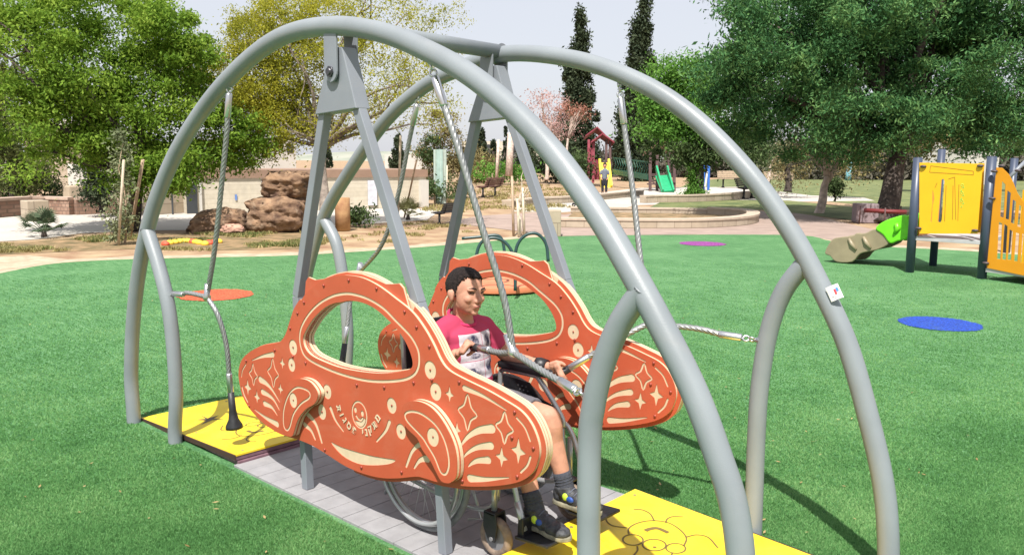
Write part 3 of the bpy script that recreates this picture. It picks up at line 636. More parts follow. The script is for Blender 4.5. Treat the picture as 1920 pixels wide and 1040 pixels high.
# frame tubes
for y, nm in ((YN+0.065, 'n'), (YF-0.065, 'f')):
    f = MB(); rt = 0.0115
    f.sweep(smooth_path([(0.20, y, 0.93), (0.215, y, 0.70), (0.235, y, 0.40), (0.245, y, 0.18)], 4), rt)      # back post
    f.sweep(smooth_path([(0.245, y, 0.18), (0.50, y, 0.16), (0.70, y, 0.17), (0.775, y, 0.22), (0.79, y, 0.33), (0.76, y, 0.44), (0.66, y, 0.465), (0.24, y, 0.455)], 5), rt)
    f.sweep([(0.775, y, 0.46), (0.785, y, 0.235)], 0.013)
    f.build('side_frame', FRM, chair)
    # armrest support hoop + pad
    g = MB(); g.sweep(smooth_path([(0.405, y, 0.44), (0.403, y, 0.60), (0.415, y, 0.628), (0.44, y, 0.636), (0.60, y, 0.640), (0.645, y, 0.625), (0.77, y, 0.49), (0.785, y, 0.44)], 5), rt); g.build('arm_tube', FRM, chair)
    p = MB(); p.box((0.555, y, 0.662), (0.30, 0.055, 0.034)); p.build('armrest', BLK, chair, bevel=0.012)
    q = MB(); q.prism([(0.425, 0.612), (0.585, 0.602), (0.64, 0.545), (0.76, 0.515), (0.79, 0.47), (0.425, 0.465)], y-0.004, y+0.004); sg = q.build('side_guard', BLK, chair, bevel=0.002)
    h = MB(); 
    for i in range(3):
        for j in range(3): h.cyl((0.52+0.024*i+0.01*j, y-0.006, 0.58-0.018*j), (0.52+0.024*i+0.01*j, y+0.006, 0.58-0.018*j), 0.004, n=8)
    h.build('guard_hole', mat('guard_hole', (0.10, 0.10, 0.11), 0.6), sg)
    MB().sweep([(0.20, y, 0.925), (0.17, y, 0.945), (0.08, y, 0.945)], 0.0145).build('push_handle', BLK, chair)
    # caster
    cx = 0.80; e = bpy.data.objects.new('caster', None); C.objects.link(e); e.parent = chair; cy = y-0.03 if nm == 'n' else y+0.03
    e.location = Vector((cx, cy, 0.1))-wpos(chair)
    MB().sweep([(cx, cy, 0.39), (cx, cy, 0.20)], 0.0125).build('caster_stem', FRM, e)
    fk = MB(); hx = cx+0.012
    for s2 in (-1, 1): fk.prism([(cx-0.032, 0.205), (cx+0.032, 0.205), (hx+0.030, 0.15), (hx+0.018, 0.085), (hx-0.018, 0.085), (cx-0.036, 0.14)], cy+s2*0.0265-0.004, cy+s2*0.0265+0.004)
    fk.box((cx, cy, 0.20), (0.062, 0.061, 0.012)); fk.build('fork', BLK, e, bevel=0.003)
    cr = 0.084
    MB().torus((hx, cy, ZP+cr), (0, 1, 0), cr-0.0185, 0.0185, 40, 12, sc=1.05).build('tyre', mat('worn_tan_tyre', (0.19, 0.14, 0.105), 0.8, 0.25, 40, bump=0.3), e)
    MB().cyl((hx, cy-0.012, ZP+cr), (hx, cy+0.012, ZP+cr), cr-0.03, n=24).cyl((hx, cy-0.034, ZP+cr), (hx, cy+0.034, ZP+cr), 0.009).build('rim', mat('grey_plastic', (0.16, 0.16, 0.17), 0.5), e)
# front legrest hangers and footplates
for y, s2 in ((-0.255, -1), (0.075, 1)):
    f = MB(); f.sweep(smooth_path([(0.70, y-s2*0.0+s2*0.055, 0.465), (0.80, y+s2*0.05, 0.44), (0.86, y+s2*0.045, 0.34), (0.905, y+s2*0.045, 0.20)], 5), 0.0115)
    f.sweep([(0.888, y+s2*0.045, 0.255), (0.925, y+s2*0.045, 0.145)], 0.0145); f.build('legrest_tube', FRM, chair)
    p = MB(); p.box((0.985, y+0.0, 0.125), (0.17, 0.15, 0.014), rot=Matrix.Rotation(R(-4), 3, 'Y')); p.prism([(0.90, 0.12), (0.935, 0.12), (0.93, 0.20), (0.905, 0.19)], y-0.06, y+0.06); p.build('footplate', BLK, chair, bevel=0.004)
MB().box((0.46, -0.10, 0.452), (0.42, 0.40, 0.012)).build('seat', BLK, chair, bevel=0.004)
b = MB(); b.box((0.222, -0.10, 0.68), (0.014, 0.41, 0.40), rot=Matrix.Rotation(R(-5), 3, 'Y')); b.build('backrest', BLK, chair, bevel=0.005)
b = MB(); b.beam((0.45, YN+0.07, 0.17), (0.45, YF-0.07, 0.44), 0.022, 0.008); b.beam((0.46, YN+0.07, 0.44), (0.46, YF-0.07, 0.17), 0.022, 0.008); b.build('cross_brace', FRM, chair)
b = MB()
for y in (YN+0.065, YF-0.065): b.sweep([(0.24, y, 0.19), (0.12, y, 0.13), (0.07, y, 0.06)], 0.009)
b.build('anti_tip_bar', FRM, chair)
b = MB().cyl((0.40, YN+0.03, 0.306), (0.40, YF-0.03, 0.306), 0.012); b.build('axle', FRM, chair)
# loose strap tubes beside the caster
MB().sweep([(0.60, -0.30, 0.31), (0.70, -0.31, 0.13), (0.62, -0.31, 0.10)], 0.006).build('brake_lever', FRM, chair)

# ------------------------------------------------------------------ the boy
SKIN = mat('skin', (0.46, 0.235, 0.160), 0.62, 0.12, 30, bump=0.10, bscale=220, spec=0.3, detail=8)
boy = thing('person', (0.42, -0.10, 0.46), 'boy in a pink printed T-shirt sitting in the wheelchair holding the cables', 'person')
def cap_chain(b, chain, n=18, ends=True):
    for i in range(len(chain)-1):
        (p, r), (q, s) = chain[i], chain[i+1]; b.sweep([p, q], [r, s], n=n)
    for p, r in chain: b.ball(p, r, n, n//2)
def remesh(b, name, m, parent, vox, smooth_it=3, wr=0.0, wsc=30.0, fac=0.5):
    me = b.mesh('tmp'); ob = bpy.data.objects.new('tmp', me); C.objects.link(ob)
    md = ob.modifiers.new('r', 'REMESH'); md.mode = 'VOXEL'; md.voxel_size = vox; md.use_smooth_shade = True
    if smooth_it: sm = ob.modifiers.new('s', 'SMOOTH'); sm.iterations = smooth_it; sm.factor = fac
    dg = bpy.context.evaluated_depsgraph_get(); m2 = bpy.data.meshes.new_from_object(ob.evaluated_get(dg)); bpy.data.objects.remove(ob)
    m2.materials.clear()
    if wr:
        for v in m2.vertices:
            f = mnoise.noise(v.co*wsc)+0.5*mnoise.noise(Vector((v.co.x*wsc*2.2, v.co.y*wsc*0.9, v.co.z*wsc*2.6)))
            v.co += v.normal*(f*wr)
    for p in m2.polygons: p.use_smooth = True
    return link(name, m2, m, parent)
HC = Vector((0.403, -0.115, 1.022)); HYAW = R(-5)      # head centre, turned a little to the camera
Rz = Matrix.Rotation(HYAW, 3, 'Z') @ Matrix.Rotation(R(-1), 3, 'Y') @ Matrix.Rotation(R(-4), 3, 'X')
def hp(x, y, z): return HC+Rz @ Vector((x, y, z))
def hball(b, c, r, n=20, m=12):
    k = len(b.v); b.ball((0, 0, 0), r, n, m)
    for i in range(k, len(b.v)): b.v[i] = tuple(HC+Rz @ (Vector(b.v[i])+Vector(c)))
body = MB()
# head: skull, face, jaw, features
hball(body, (-0.008, 0, 0.020), (0.090, 0.071, 0.078), 28, 18)
hball(body, (0.028, 0, -0.020), (0.060, 0.060, 0.078), 28, 18)
hball(body, (0.042, 0, -0.066), (0.036, 0.040, 0.032), 20, 12)
hball(body, (0.016, 0, -0.052), (0.050, 0.053, 0.040), 20, 12)
hball(body, (0.066, 0, -0.086), (0.015, 0.018, 0.013))               # chin
for s in (-1, 1):
    hball(body, (0.061, s*0.034, -0.026), (0.022, 0.020, 0.019))      # cheek
    hball(body, (0.076, s*0.028, 0.014), (0.014, 0.024, 0.008))       # brow ridge
    hball(body, (-0.004, s*0.074, -0.018), (0.014, 0.009, 0.026))     # ear
    hball(body, (-0.010, s*0.081, -0.009), (0.013, 0.007, 0.019))
body.sweep([hp(0.078, 0, 0.010), hp(0.092, 0, -0.014), hp(0.105, 0, -0.030)], [0.007, 0.009, 0.011], n=12)
hball(body, (0.101, 0, -0.032), (0.012, 0.012, 0.009))
for s in (-1, 1): hball(body, (0.092, s*0.010, -0.036), (0.009, 0.008, 0.007))
hball(body, (0.082, 0, -0.054), (0.012, 0.021, 0.0058)); hball(body, (0.080, 0, -0.066), (0.011, 0.018, 0.0062))
# neck, torso core
cap_chain(body, [(hp(-0.010, 0, -0.05), 0.044), ((0.375, -0.105, 0.925), 0.043), ((0.365, -0.10, 0.87), 0.055)])
cap_chain(body, [((0.37, -0.10, 0.83), 0.075), ((0.385, -0.10, 0.60), 0.075)])
def hand(b, wrist, palm_dir, up, grip_axis, grip_c, side):
    """palm plus five separate curled fingers closing round the grip"""
    w_ = Vector(wrist); d = Vector(palm_dir).normalized(); u = Vector(up); u = (u-d*u.dot(d)).normalized(); n = d.cross(u)
    for t_, rr in ((0.0, 0.020), (0.02, 0.021), (0.045, 0.021)):
        for k in (-1, -0.3, 0.4, 1): b.ball(w_+d*t_+u*(k*0.017*(0.6+t_*9)), 0.0125+0.002*(t_ > 0.01), 10, 6)
    ga = Vector(grip_axis).normalized(); gc = Vector(grip_c)
    for k in range(4):
        L_ = (0.92, 1.05, 1.0, 0.80)[k]; base = w_+d*0.055+u*(0.026-0.0175*k)
        cpt = gc+ga*((base-gc).dot(ga)); rad = (base-cpt); rl = max(rad.length, 0.02); x1 = rad.normalized(); x2 = ga.cross(x1)
        if x2.dot(d) < 0: x2 = -x2
        pts = [(base, 0.0092)]
        for j, a in enumerate((35, 85, 135, 178)):
            a = R(a*(0.92+0.06*k)); rq = 0.027*L_+0.001
            pts.append((cpt+x1*math.cos(a)*rq+x2*math.sin(a)*rq, (0.0088, 0.0084, 0.0078, 0.0070)[j]))
        cap_chain(b, pts, n=10)
    tb_ = w_+d*0.018+u*0.024
    cap_chain(b, [(tb_, 0.0105), (tb_+d*0.022+u*0.010+n*side*0.010, 0.0098), (tb_+d*0.042+u*0.004+n*side*0.020, 0.0088), (tb_+d*0.056-u*0.004+n*side*0.022, 0.0076)], n=10)
# right arm (camera side)
shR, elR, wrR = Vector((0.362, -0.238, 0.836)), Vector((0.385, -0.315, 0.665)), Vector((0.535, -0.30, 0.795))
cap_chain(body, [(shR, 0.043), (vlerp(shR, elR, 0.5), 0.037), (elR, 0.031), (vlerp(elR, wrR, 0.35), 0.031), (wrR, 0.0215)])
gR = Vector(PY(889, 656, -0.29))
hand(body, wrR+(gR-wrR).normalized()*0.004, (0.75, 0.12, 0.42), (0.1, 0.85, 0.5), (0.85, -0.25, 0.1), gR, 1)
shL, elL, wrL = Vector((0.362, 0.036, 0.830)), Vector((0.42, 0.135, 0.688)), Vector((0.640, 0.175, 0.672))
cap_chain(body, [(shL, 0.043), (vlerp(shL, elL, 0.5), 0.037), (elL, 0.031), (vlerp(elL, wrL, 0.35), 0.031), (wrL, 0.0215)])
gL = Vector(PY(1068, 695, 0.21))
hand(body, wrL, (0.95, 0.15, -0.12), (-0.1, -0.4, 0.85), (0.6, 0.45, 0.45), gL, -1)
# legs
hipR, hipL = Vector((0.42, -0.175, 0.515)), Vector((0.42, -0.025, 0.515))
knR, anR = Vector((0.80, -0.215, 0.505)), Vector((0.918, -0.230, 0.215))
knL, anL = Vector((0.785, 0.005, 0.505)), Vector((0.865, 0.028, 0.215))
for h_, k_, a_ in ((hipR, knR, anR), (hipL, knL, anL)):
    cap_chain(body, [(h_, 0.076), (vlerp(h_, k_, 0.55), 0.063), (k_, 0.052), (vlerp(k_, a_, 0.12)+Vector((0.006, 0, 0)), 0.049), (vlerp(k_, a_, 0.33)+Vector((-0.012, 0, 0)), 0.050), (vlerp(k_, a_, 0.7), 0.037), (a_, 0.031)])
    cap_chain(body, [(a_, 0.031), (a_+Vector((0.03, 0, -0.045)), 0.030), (a_+Vector((0.10, -0.005, -0.055)), 0.024)])
remesh(body, 'body', SKIN, boy, 0.0042, 2, fac=0.45)
# T-shirt
SH = bpy.data.materials.new('pink_shirt'); SH.use_nodes = True
def shirt_mat():
    n = SH.node_tree; L = n.links; b = n.nodes['Principled BSDF']; b.inputs['Roughness'].default_value = 0.85; b.inputs['Specular IOR Level'].default_value = 0.2
    g = n.nodes.new('ShaderNodeNewGeometry'); sx = n.nodes.new('ShaderNodeSeparateXYZ'); L.new(g.outputs['Position'], sx.inputs[0])
    def m(op, a, bb, clamp=False):
        q = n.nodes.new('ShaderNodeMath'); q.operation = op; q.use_clamp = clamp
        for i, v in enumerate((a, bb)):
            if v is None: continue
            if isinstance(v, (int, float)): q.inputs[i].default_value = v
            else: L.new(v, q.inputs[i])
        return q.outputs[0]
    def rng(v, a, b_): return m('MULTIPLY', m('GREATER_THAN', v, a), m('LESS_THAN', v, b_))
    y, z, x = sx.outputs[1], sx.outputs[2], sx.outputs[0]
    box = m('MULTIPLY', m('MULTIPLY', rng(y, -0.192, 0.006), rng(z, 0.638, 0.842)), m('GREATER_THAN', x, 0.40))
    gap = m('MAXIMUM', rng(y, -0.073, -0.0705), rng(z, 0.722, 0.7245)); box = m('MULTIPLY', box, m('SUBTRACT', 1.0, gap))
    nz = n.nodes.new('ShaderNodeTexNoise'); nz.inputs['Scale'].default_value = 26; nz.inputs['Detail'].default_value = 7; nz.inputs['Roughness'].default_value = 0.65; L.new(g.outputs['Position'], nz.inputs['Vector'])
    def blob(cy, cz, ry, rz_):
        dy = m('DIVIDE', m('SUBTRACT', y, cy), ry); dz = m('DIVIDE', m('SUBTRACT', z, cz), rz_)
        return m('SUBTRACT', 1.0, m('ADD', m('MULTIPLY', dy, dy), m('MULTIPLY', dz, dz)), True)
    bl = None
    for c in ((-0.128, 0.805, 0.040, 0.036), (-0.030, 0.800, 0.030, 0.034), (-0.140, 0.675, 0.050, 0.022), (-0.030, 0.690, 0.034, 0.03), (-0.12, 0.745, 0.03, 0.014), (-0.02, 0.742, 0.028, 0.012)):
        k = blob(*c); bl = k if bl is None else m('MAXIMUM', bl, k)
    dk = m('MULTIPLY', m('MULTIPLY', bl, 2.2, True), m('MULTIPLY', m('SUBTRACT', nz.outputs['Fac'], 0.33), 4.5, True))
    n2 = n.nodes.new('ShaderNodeTexNoise'); n2.inputs['Scale'].default_value = 70; n2.inputs['Detail'].default_value = 4; L.new(g.outputs['Position'], n2.inputs['Vector'])
    dk2 = m('MULTIPLY', m('SUBTRACT', n2.outputs['Fac'], 0.56), 4, True); dk = m('MAXIMUM', dk, m('MULTIPLY', dk2, 0.5))
    c1 = n.nodes.new('ShaderNodeMix'); c1.data_type = 'RGBA'; c1.inputs[6].default_value = (0.50, 0.46, 0.50, 1); c1.inputs[7].default_value = (0.035, 0.035, 0.075, 1); L.new(dk, c1.inputs[0])
    c2 = n.nodes.new('ShaderNodeMix'); c2.data_type = 'RGBA'; c2.inputs[6].default_value = (0.40, 0.045, 0.10, 1); L.new(c1.outputs[2], c2.inputs[7]); L.new(box, c2.inputs[0])
    L.new(c2.outputs[2], b.inputs['Base Color'])
shirt_mat()
sh = MB()
cap_chain(sh, [((0.358, -0.232, 0.842), 0.052), ((0.360, -0.165, 0.865), 0.054), ((0.360, -0.035, 0.862), 0.054), ((0.358, 0.030, 0.836), 0.052)])
for z, rx, ry, cx in ((0.815, 0.092, 0.150, 0.370), (0.78, 0.095, 0.144, 0.376), (0.74, 0.096, 0.138, 0.382), (0.70, 0.096, 0.135, 0.386), (0.66, 0.098, 0.134, 0.390), (0.62, 0.101, 0.135, 0.394), (0.58, 0.105, 0.138, 0.397), (0.54, 0.110, 0.142, 0.40), (0.50, 0.112, 0.145, 0.40)):
    sh.ball((cx, -0.10, z), (rx, ry, 0.075), 28, 14)
for s_, e_ in ((shR, elR), (shL, elL)):
    m_ = vlerp(s_, e_, 0.62); sh.sweep([s_, vlerp(s_, e_, 0.3), m_], [0.057, 0.057, 0.060], n=20); sh.ball(s_, 0.0575, 20, 12)
shirt = remesh(sh, 'tshirt', SH, boy, 0.0055, 9, wr=0.0055, wsc=14)
COL = mat('shirt_collar', (0.48, 0.022, 0.10), 0.85, 0.1, 40)
b = MB(); b.sweep([(0.368+0.062*math.cos(a), -0.103+0.058*math.sin(a), 0.900-0.028*math.cos(a)) for a in [2*math.pi*i/30 for i in range(31)]], 0.0075, n=8, caps=False); b.build('collar', COL, boy)
# shorts
so2 = MB()
for h_, k_ in ((hipR, knR), (hipL, knL)): so2.sweep([h_+Vector((-0.06, 0, 0)), h_, vlerp(h_, k_, 0.5), vlerp(h_, k_, 0.80)], [0.075, 0.086, 0.078, 0.070], n=22)
so2.ball((0.40, -0.10, 0.53), (0.12, 0.165, 0.085), 24, 12)
remesh(so2, 'shorts', mat('grey_shorts', (0.115, 0.11, 0.125), 0.9, 0.15, 30), boy, 0.006, 3, wr=0.003, wsc=22)
SOCK = mat('dark_sock', (0.045, 0.05, 0.065), 0.95, 0.2, 90, bump=0.3, bscale=200)
SHOE = mat('black_shoe', (0.022, 0.024, 0.03), 0.6, 0.5, 40, bump=0.2, bscale=120, col2=(0.06, 0.065, 0.075))
SOLE = mat('shoe_sole', (0.10, 0.10, 0.085), 0.6, 0.3, 25, col2=(0.30, 0.28, 0.20))
for (k_, a_), yo in (((knR, anR), -0.01), ((knL, anL), 0.012)):
    s = MB(); top_ = vlerp(k_, a_, 0.83)
    s.sweep([vlerp(k_, a_, 0.78), vlerp(k_, a_, 0.84), vlerp(k_, a_, 0.9), a_, a_+Vector((0.012, 0, -0.04))], [0.0375, 0.0385, 0.037, 0.0385, 0.040], n=20)
    for t_ in (0.86, 0.90, 0.94): p_ = vlerp(k_, a_, t_); s.torus(p_, a_-k_, 0.0365, 0.003, 20, 6)
    s.build('sock', SOCK, boy)
    ax = a_+Vector((0.0, 0, 0)); s = MB(); Z0 = 0.136
    for (dx, dy, dz, rx, ry, rz_) in ((-0.012, 0, 0.040, 0.046, 0.037, 0.042), (0.02, 0, 0.045, 0.05, 0.038, 0.045), (0.065, yo*0.3, 0.036, 0.05, 0.039, 0.036), (0.115, yo*0.7, 0.030, 0.05, 0.042, 0.028), (0.145, yo, 0.027, 0.040, 0.038, 0.024)):
        s.ball((ax.x+dx, ax.y+dy, Z0+dz), (rx, ry, rz_), 20, 12)
    s.sweep([ax+Vector((0, 0, -0.02)), ax+Vector((-0.004, 0, 0.004))], [0.041, 0.044], n=20)
    shoe = remesh(s, 'shoe', SHOE, boy, 0.0045, 2, wr=0.0012, wsc=60)
    o_ = [(ax.x+x_, ax.y+y_+yo*0.5*(x_ > 0.06)) for x_, y_ in ((-0.055, 0), (-0.045, -0.030), (-0.01, -0.037), (0.05, -0.034), (0.11, -0.042), (0.16, -0.036), (0.186, -0.012), (0.186, 0.012), (0.16, 0.036), (0.11, 0.042), (0.05, 0.034), (-0.01, 0.037), (-0.045, 0.030))]
    s = MB(); s.prism([tuple(p) for p in smooth_closed(o_, 3)], Z0-0.002, Z0+0.020, plane='xy'); s.build('sole', SOLE, shoe, bevel=0.006)
    s = MB()
    for j in range(4): s.sweep(smooth_path([(ax.x+0.045+0.02*j, ax.y-0.026+0.002*j, Z0+0.068-0.010*j), (ax.x+0.05+0.02*j, ax.y, Z0+0.083-0.011*j), (ax.x+0.045+0.02*j, ax.y+0.026, Z0+0.068-0.010*j)], 4), 0.0032, n=6)
    s.build('lace', mat('lace', (0.09, 0.10, 0.13), 0.8), shoe)
    s = MB(); s.ball((ax.x+0.028, ax.y-0.034, Z0+0.05), (0.016, 0.008, 0.017), 10, 6); s.build('shoe_accent', mat('lime_accent', (0.45, 0.62, 0.05), 0.5), shoe)
    s = MB(); s.ball((ax.x+0.055, ax.y-0.035, Z0+0.045), (0.02, 0.008, 0.014), 10, 6); s.build('shoe_accent', mat('blue_accent', (0.02, 0.07, 0.3), 0.5), shoe)
# black wrist strap on the far arm
d_ = (wrL-elL).normalized(); MB().sweep([vlerp(elL, wrL, 0.72), vlerp(elL, wrL, 0.80), wrL-d_*0.008], [0.032, 0.035, 0.031], n=18).build('wrist_strap', BLK, boy)
# hair
def hair():
    vs = []; fs = []; n, m = 96, 60
    for i in range(m+1):
        for k in range(n):
            th = math.pi*i/m; ph = 2*math.pi*k/n
            d = Vector((math.sin(th)*math.cos(ph), math.sin(th)*math.sin(ph), math.cos(th)))
            top = max(0, d.z); fr_ = max(0, d.x)
            e = Vector((-0.010+0.0945*d.x, 0.0745*d.y, 0.022+0.0825*d.z))
            e += d*(0.003*top+0.007*top*fr_); e += d*0.0028*mnoise.noise(d*16)+d*0.0016*mnoise.noise(Vector((d.x*60, d.y*22, d.z*60)))
            vs.append(tuple(hp(*e)))
    for i in range(m):
        for k in range(n):
            th = math.pi*(i+0.5)/m; ph = 2*math.pi*(k+0.5)/n
            d = Vector((math.sin(th)*math.cos(ph), math.sin(th)*math.sin(ph), math.cos(th)))
            X, Y_, Z = -0.010+0.096*d.x, 0.076*d.y, 0.022+0.082*d.z
            # hairline: forehead high, temples, in front of the ear, nape
            lim = 0.066+0.006*mnoise.noise(d*7) if X > 0.045 else (0.066-(0.045-X)*2.4 if X > 0.012 else (-0.018 if X > -0.012 else (-0.012-(-0.012-X)*1.1)))
            lim += 0.007*mnoise.noise(d*28)+0.004*mnoise.noise(d*70)
            if X > 0.02 and abs(Y_) > 0.05: lim = min(lim+0.0, 0.055)
            if Z > max(lim, -0.060): fs.append((i*n+k, (i+1)*n+k, (i+1)*n+(k+1) % n, i*n+(k+1) % n))
    b = MB(); b.add(vs, fs, True)
    me = b.mesh('hair'); bm = bmesh.new(); bm.from_mesh(me); bmesh.ops.delete(bm, geom=[v for v in bm.verts if not v.link_faces], context='VERTS'); bmesh.ops.remove_doubles(bm, verts=bm.verts, dist=1e-5); bm.to_mesh(me); bm.free()
    o = link('hair', me, mat('dark_hair', (0.012, 0.008, 0.007), 0.6, 0.5, 90, bump=0.7, bscale=260, col2=(0.030, 0.020, 0.018), spec=0.25), boy)
    sol = o.modifiers.new('s', 'SOLIDIFY'); sol.thickness = 0.008; sol.offset = -1
hair()
EYE = mat('eye_white', (0.45, 0.40, 0.38), 0.3, 0.02); IRIS = mat('dark_iris', (0.02, 0.012, 0.01), 0.2, 0.02); BROW = mat('brow_hair', (0.03, 0.017, 0.014), 0.8)
for s in (-1, 1):
    b = MB(); b.sweep([hp(0.0895, s*0.012, 0.0165), hp(0.0905, s*0.020, 0.0205), hp(0.0870, s*0.033, 0.0235), hp(0.077, s*0.046, 0.0190)], [0.0026, 0.0032, 0.0028, 0.0014], n=8); b.build('eyebrow', BROW, boy)
    b = MB(); b.sweep([hp(0.0815, s*0.017, 0.0000), hp(0.0840, s*0.028, 0.0042), hp(0.0760, s*0.040, 0.0020)], [0.0020, 0.0042, 0.0020], n=8); e = b.build('eye', IRIS, boy)
    b = MB(); b.sweep([hp(0.0835, s*0.015, 0.0045), hp(0.0860, s*0.028, 0.0095), hp(0.0768, s*0.042, 0.0055)], [0.0012, 0.0018, 0.0012], n=8); b.build('eyelid', mat('lid_skin', (0.33, 0.15, 0.10), 0.6), boy)
b = MB(); b.sweep([hp(0.0850, -0.020, -0.0625), hp(0.0925, -0.010, -0.0575), hp(0.0945, 0.0, -0.0560), hp(0.0925, 0.010, -0.0575), hp(0.0850, 0.020, -0.0625)], [0.0012, 0.0026, 0.0030, 0.0026, 0.0012], n=8); b.build('mouth', mat('lips', (0.26, 0.075, 0.06), 0.6), boy)
b = MB(); b.sweep([hp(0.0935, -0.008, -0.0570), hp(0.0960, 0.0, -0.0560), hp(0.0935, 0.008, -0.0570)], 0.0011, n=6); b.build('teeth', mat('teeth', (0.7, 0.66, 0.6), 0.4), boy)
# ------------------------------------------------------------------ background: walls and buildings
STONE = mat('beige_stone', (0.40, 0.32, 0.23), 0.9, 0.10, 2.5, bump=0.25, bscale=10)
CREAMW = mat('cream_wall', (0.50, 0.46, 0.38), 0.9, 0.06, 1.5, bump=0.2, bscale=8)
BROWNB = mat('brown_parapet', (0.27, 0.175, 0.125), 0.9, 0.12, 2)
WHITEW = mat('white_render', (0.52, 0.50, 0.46), 0.9, 0.05, 1)
DARKW = mat('dark_opening', (0.04, 0.045, 0.05), 0.4, 0.2, 3)
def brickmat(name, c1, c2, mortar, sc, w_=0.5, h_=0.25, axes='z'):
    m = bpy.data.materials.new(name); m.use_nodes = True; n = m.node_tree; L = n.links; b = n.nodes['Principled BSDF']; b.inputs['Roughness'].default_value = 0.9
    tc = n.nodes.new('ShaderNodeTexCoord'); br = n.nodes.new('ShaderNodeTexBrick'); L.new(tc.outputs['UV'], br.inputs['Vector'])
    g = n.nodes.new('ShaderNodeNewGeometry'); s = n.nodes.new('ShaderNodeSeparateXYZ'); L.new(g.outputs['Position'], s.inputs[0])
    cx = n.nodes.new('ShaderNodeCombineXYZ'); a = n.nodes.new('ShaderNodeMath'); a.operation = 'ADD'; L.new(s.outputs[0], a.inputs[0]); L.new(s.outputs[1], a.inputs[1])
    L.new(a.outputs[0], cx.inputs[0]); L.new(s.outputs[2], cx.inputs[1]); L.new(cx.outputs[0], br.inputs['Vector'])
    br.inputs['Scale'].default_value = sc; br.inputs['Brick Width'].default_value = w_; br.inputs['Row Height'].default_value = h_; br.inputs['Mortar Size'].default_value = 0.012
    br.inputs['Color1'].default_value = (*c1, 1); br.inputs['Color2'].default_value = (*c2, 1); br.inputs['Mortar'].default_value = (*mortar, 1)
    nz = n.nodes.new('ShaderNodeTexNoise'); nz.inputs['Scale'].default_value = 6; nz.inputs['Detail'].default_value = 6; L.new(g.outputs['Position'], nz.inputs['Vector'])
    mx = n.nodes.new('ShaderNodeMix'); mx.data_type = 'RGBA'; mx.blend_type = 'MULTIPLY'; mx.inputs[0].default_value = 0.35; L.new(br.outputs['Color'], mx.inputs[6]); L.new(nz.outputs['Fac'], mx.inputs[7]); L.new(mx.outputs[2], b.inputs['Base Color'])
    bp = n.nodes.new('ShaderNodeBump'); bp.inputs['Strength'].default_value = 0.5; L.new(br.outputs['Fac'], bp.inputs['Height']); bp.invert = True; L.new(bp.outputs[0], b.inputs['Normal'])
    return m
BLOCK = brickmat('stone_block_wall', (0.42, 0.34, 0.25), (0.50, 0.42, 0.32), (0.30, 0.24, 0.18), 1.0, 0.6, 0.28)
RUBBLE = brickmat('rubble_wall', (0.26, 0.15, 0.105), (0.40, 0.26, 0.19), (0.20, 0.135, 0.10), 1.0, 0.16, 0.10)
FINEB = brickmat('fine_block', (0.60, 0.54, 0.43), (0.63, 0.57, 0.46), (0.56, 0.50, 0.39), 1.0, 1.5, 0.13)
def wall_uv(b, p0, p1, h, t, z0=0.0, mi=0):
    a, c = Vector((p0[0], p0[1], z0)), Vector((p1[0], p1[1], z0)); d = (c-a).normalized(); nn = Vector((-d.y, d.x, 0))*t/2
    b.add([a-nn, c-nn, c+nn, a+nn, a-nn+Vector((0, 0, h)), c-nn+Vector((0, 0, h)), c+nn+Vector((0, 0, h)), a+nn+Vector((0, 0, h))],
          [(0,1,2,3),(7,6,5,4),(0,4,5,1),(1,5,6,2),(2,6,7,3),(3,7,4,0)], mi=mi)
def topz(u, v, dp): return float(DP(u, v, dp)[2])
# long low service building behind the boulders
A, B_ = DP(352, 400, 23.5), DP(798, 398, 27.5)
t = thing('low_building', ((A[0]+B_[0])/2, (A[1]+B_[1])/2, 0), 'long low beige building with a brown parapet behind the boulders', 'building')
dd = (Vector(B_)-Vector(A)); dd.z = 0; dd.normalize(); nn = Vector((-dd.y, dd.x, 0))
hz = topz(560, 333, 25.3)
def bpt(u, off=0.0):
    r_ = ray(u, 400); M_ = np.array([[r_[0], -dd.x], [r_[1], -dd.y]]); rh = np.array([A[0]-CAM[0], A[1]-CAM[1]]); s_ = np.linalg.solve(M_, rh)
    p = Vector((CAM[0]+r_[0]*s_[0], CAM[1]+r_[1]*s_[0], 0)); return p+nn*off
m_ = MB(); wall_uv(m_, bpt(352, 1.6), bpt(802, 1.6), hz, 3.0); m_.build('wall', FINEB, t)
m_ = MB(); wall_uv(m_, bpt(350, 1.6), bpt(804, 1.6), 0.24, 3.1, hz); m_.build('parapet', BROWNB, t)
m_ = MB(); wall_uv(m_, bpt(352, 0.07), bpt(372, 0.07), 0.85, 0.05); m_.build('doorway', DARKW, t)
m_ = MB(); wall_uv(m_, bpt(376, 0.05), bpt(380, 0.05), hz-0.02, 0.10); m_.build('pilaster', WHITEW, t); m_ = MB(); wall_uv(m_, bpt(788, 0.02), bpt(802, 0.02), hz-0.1, 0.2); m_.build('pilaster', WHITEW, t)
for u0, u1, v0, v1 in ((494, 508, 338, 365), (692, 708, 338, 385)):
    q = bpt(u0, 0.05); m_ = MB(); z0, z1 = topz(u0, v1, depth(q)), topz(u0, v0, depth(q)); wall_uv(m_, q, bpt(u1, 0.05), z1-z0, 0.06, z0); m_.build('wall_cabinet', mat('pale_cabinet', (0.55, 0.56, 0.62), 0.6), t)
m_ = MB(); q = bpt(443, 0.075); wall_uv(m_, q, bpt(447, 0.075), 0.16, 0.01, topz(444, 375, depth(q))); m_.build('blue_mark', mat('blue_spray', (0.12, 0.22, 0.5), 0.8), t)
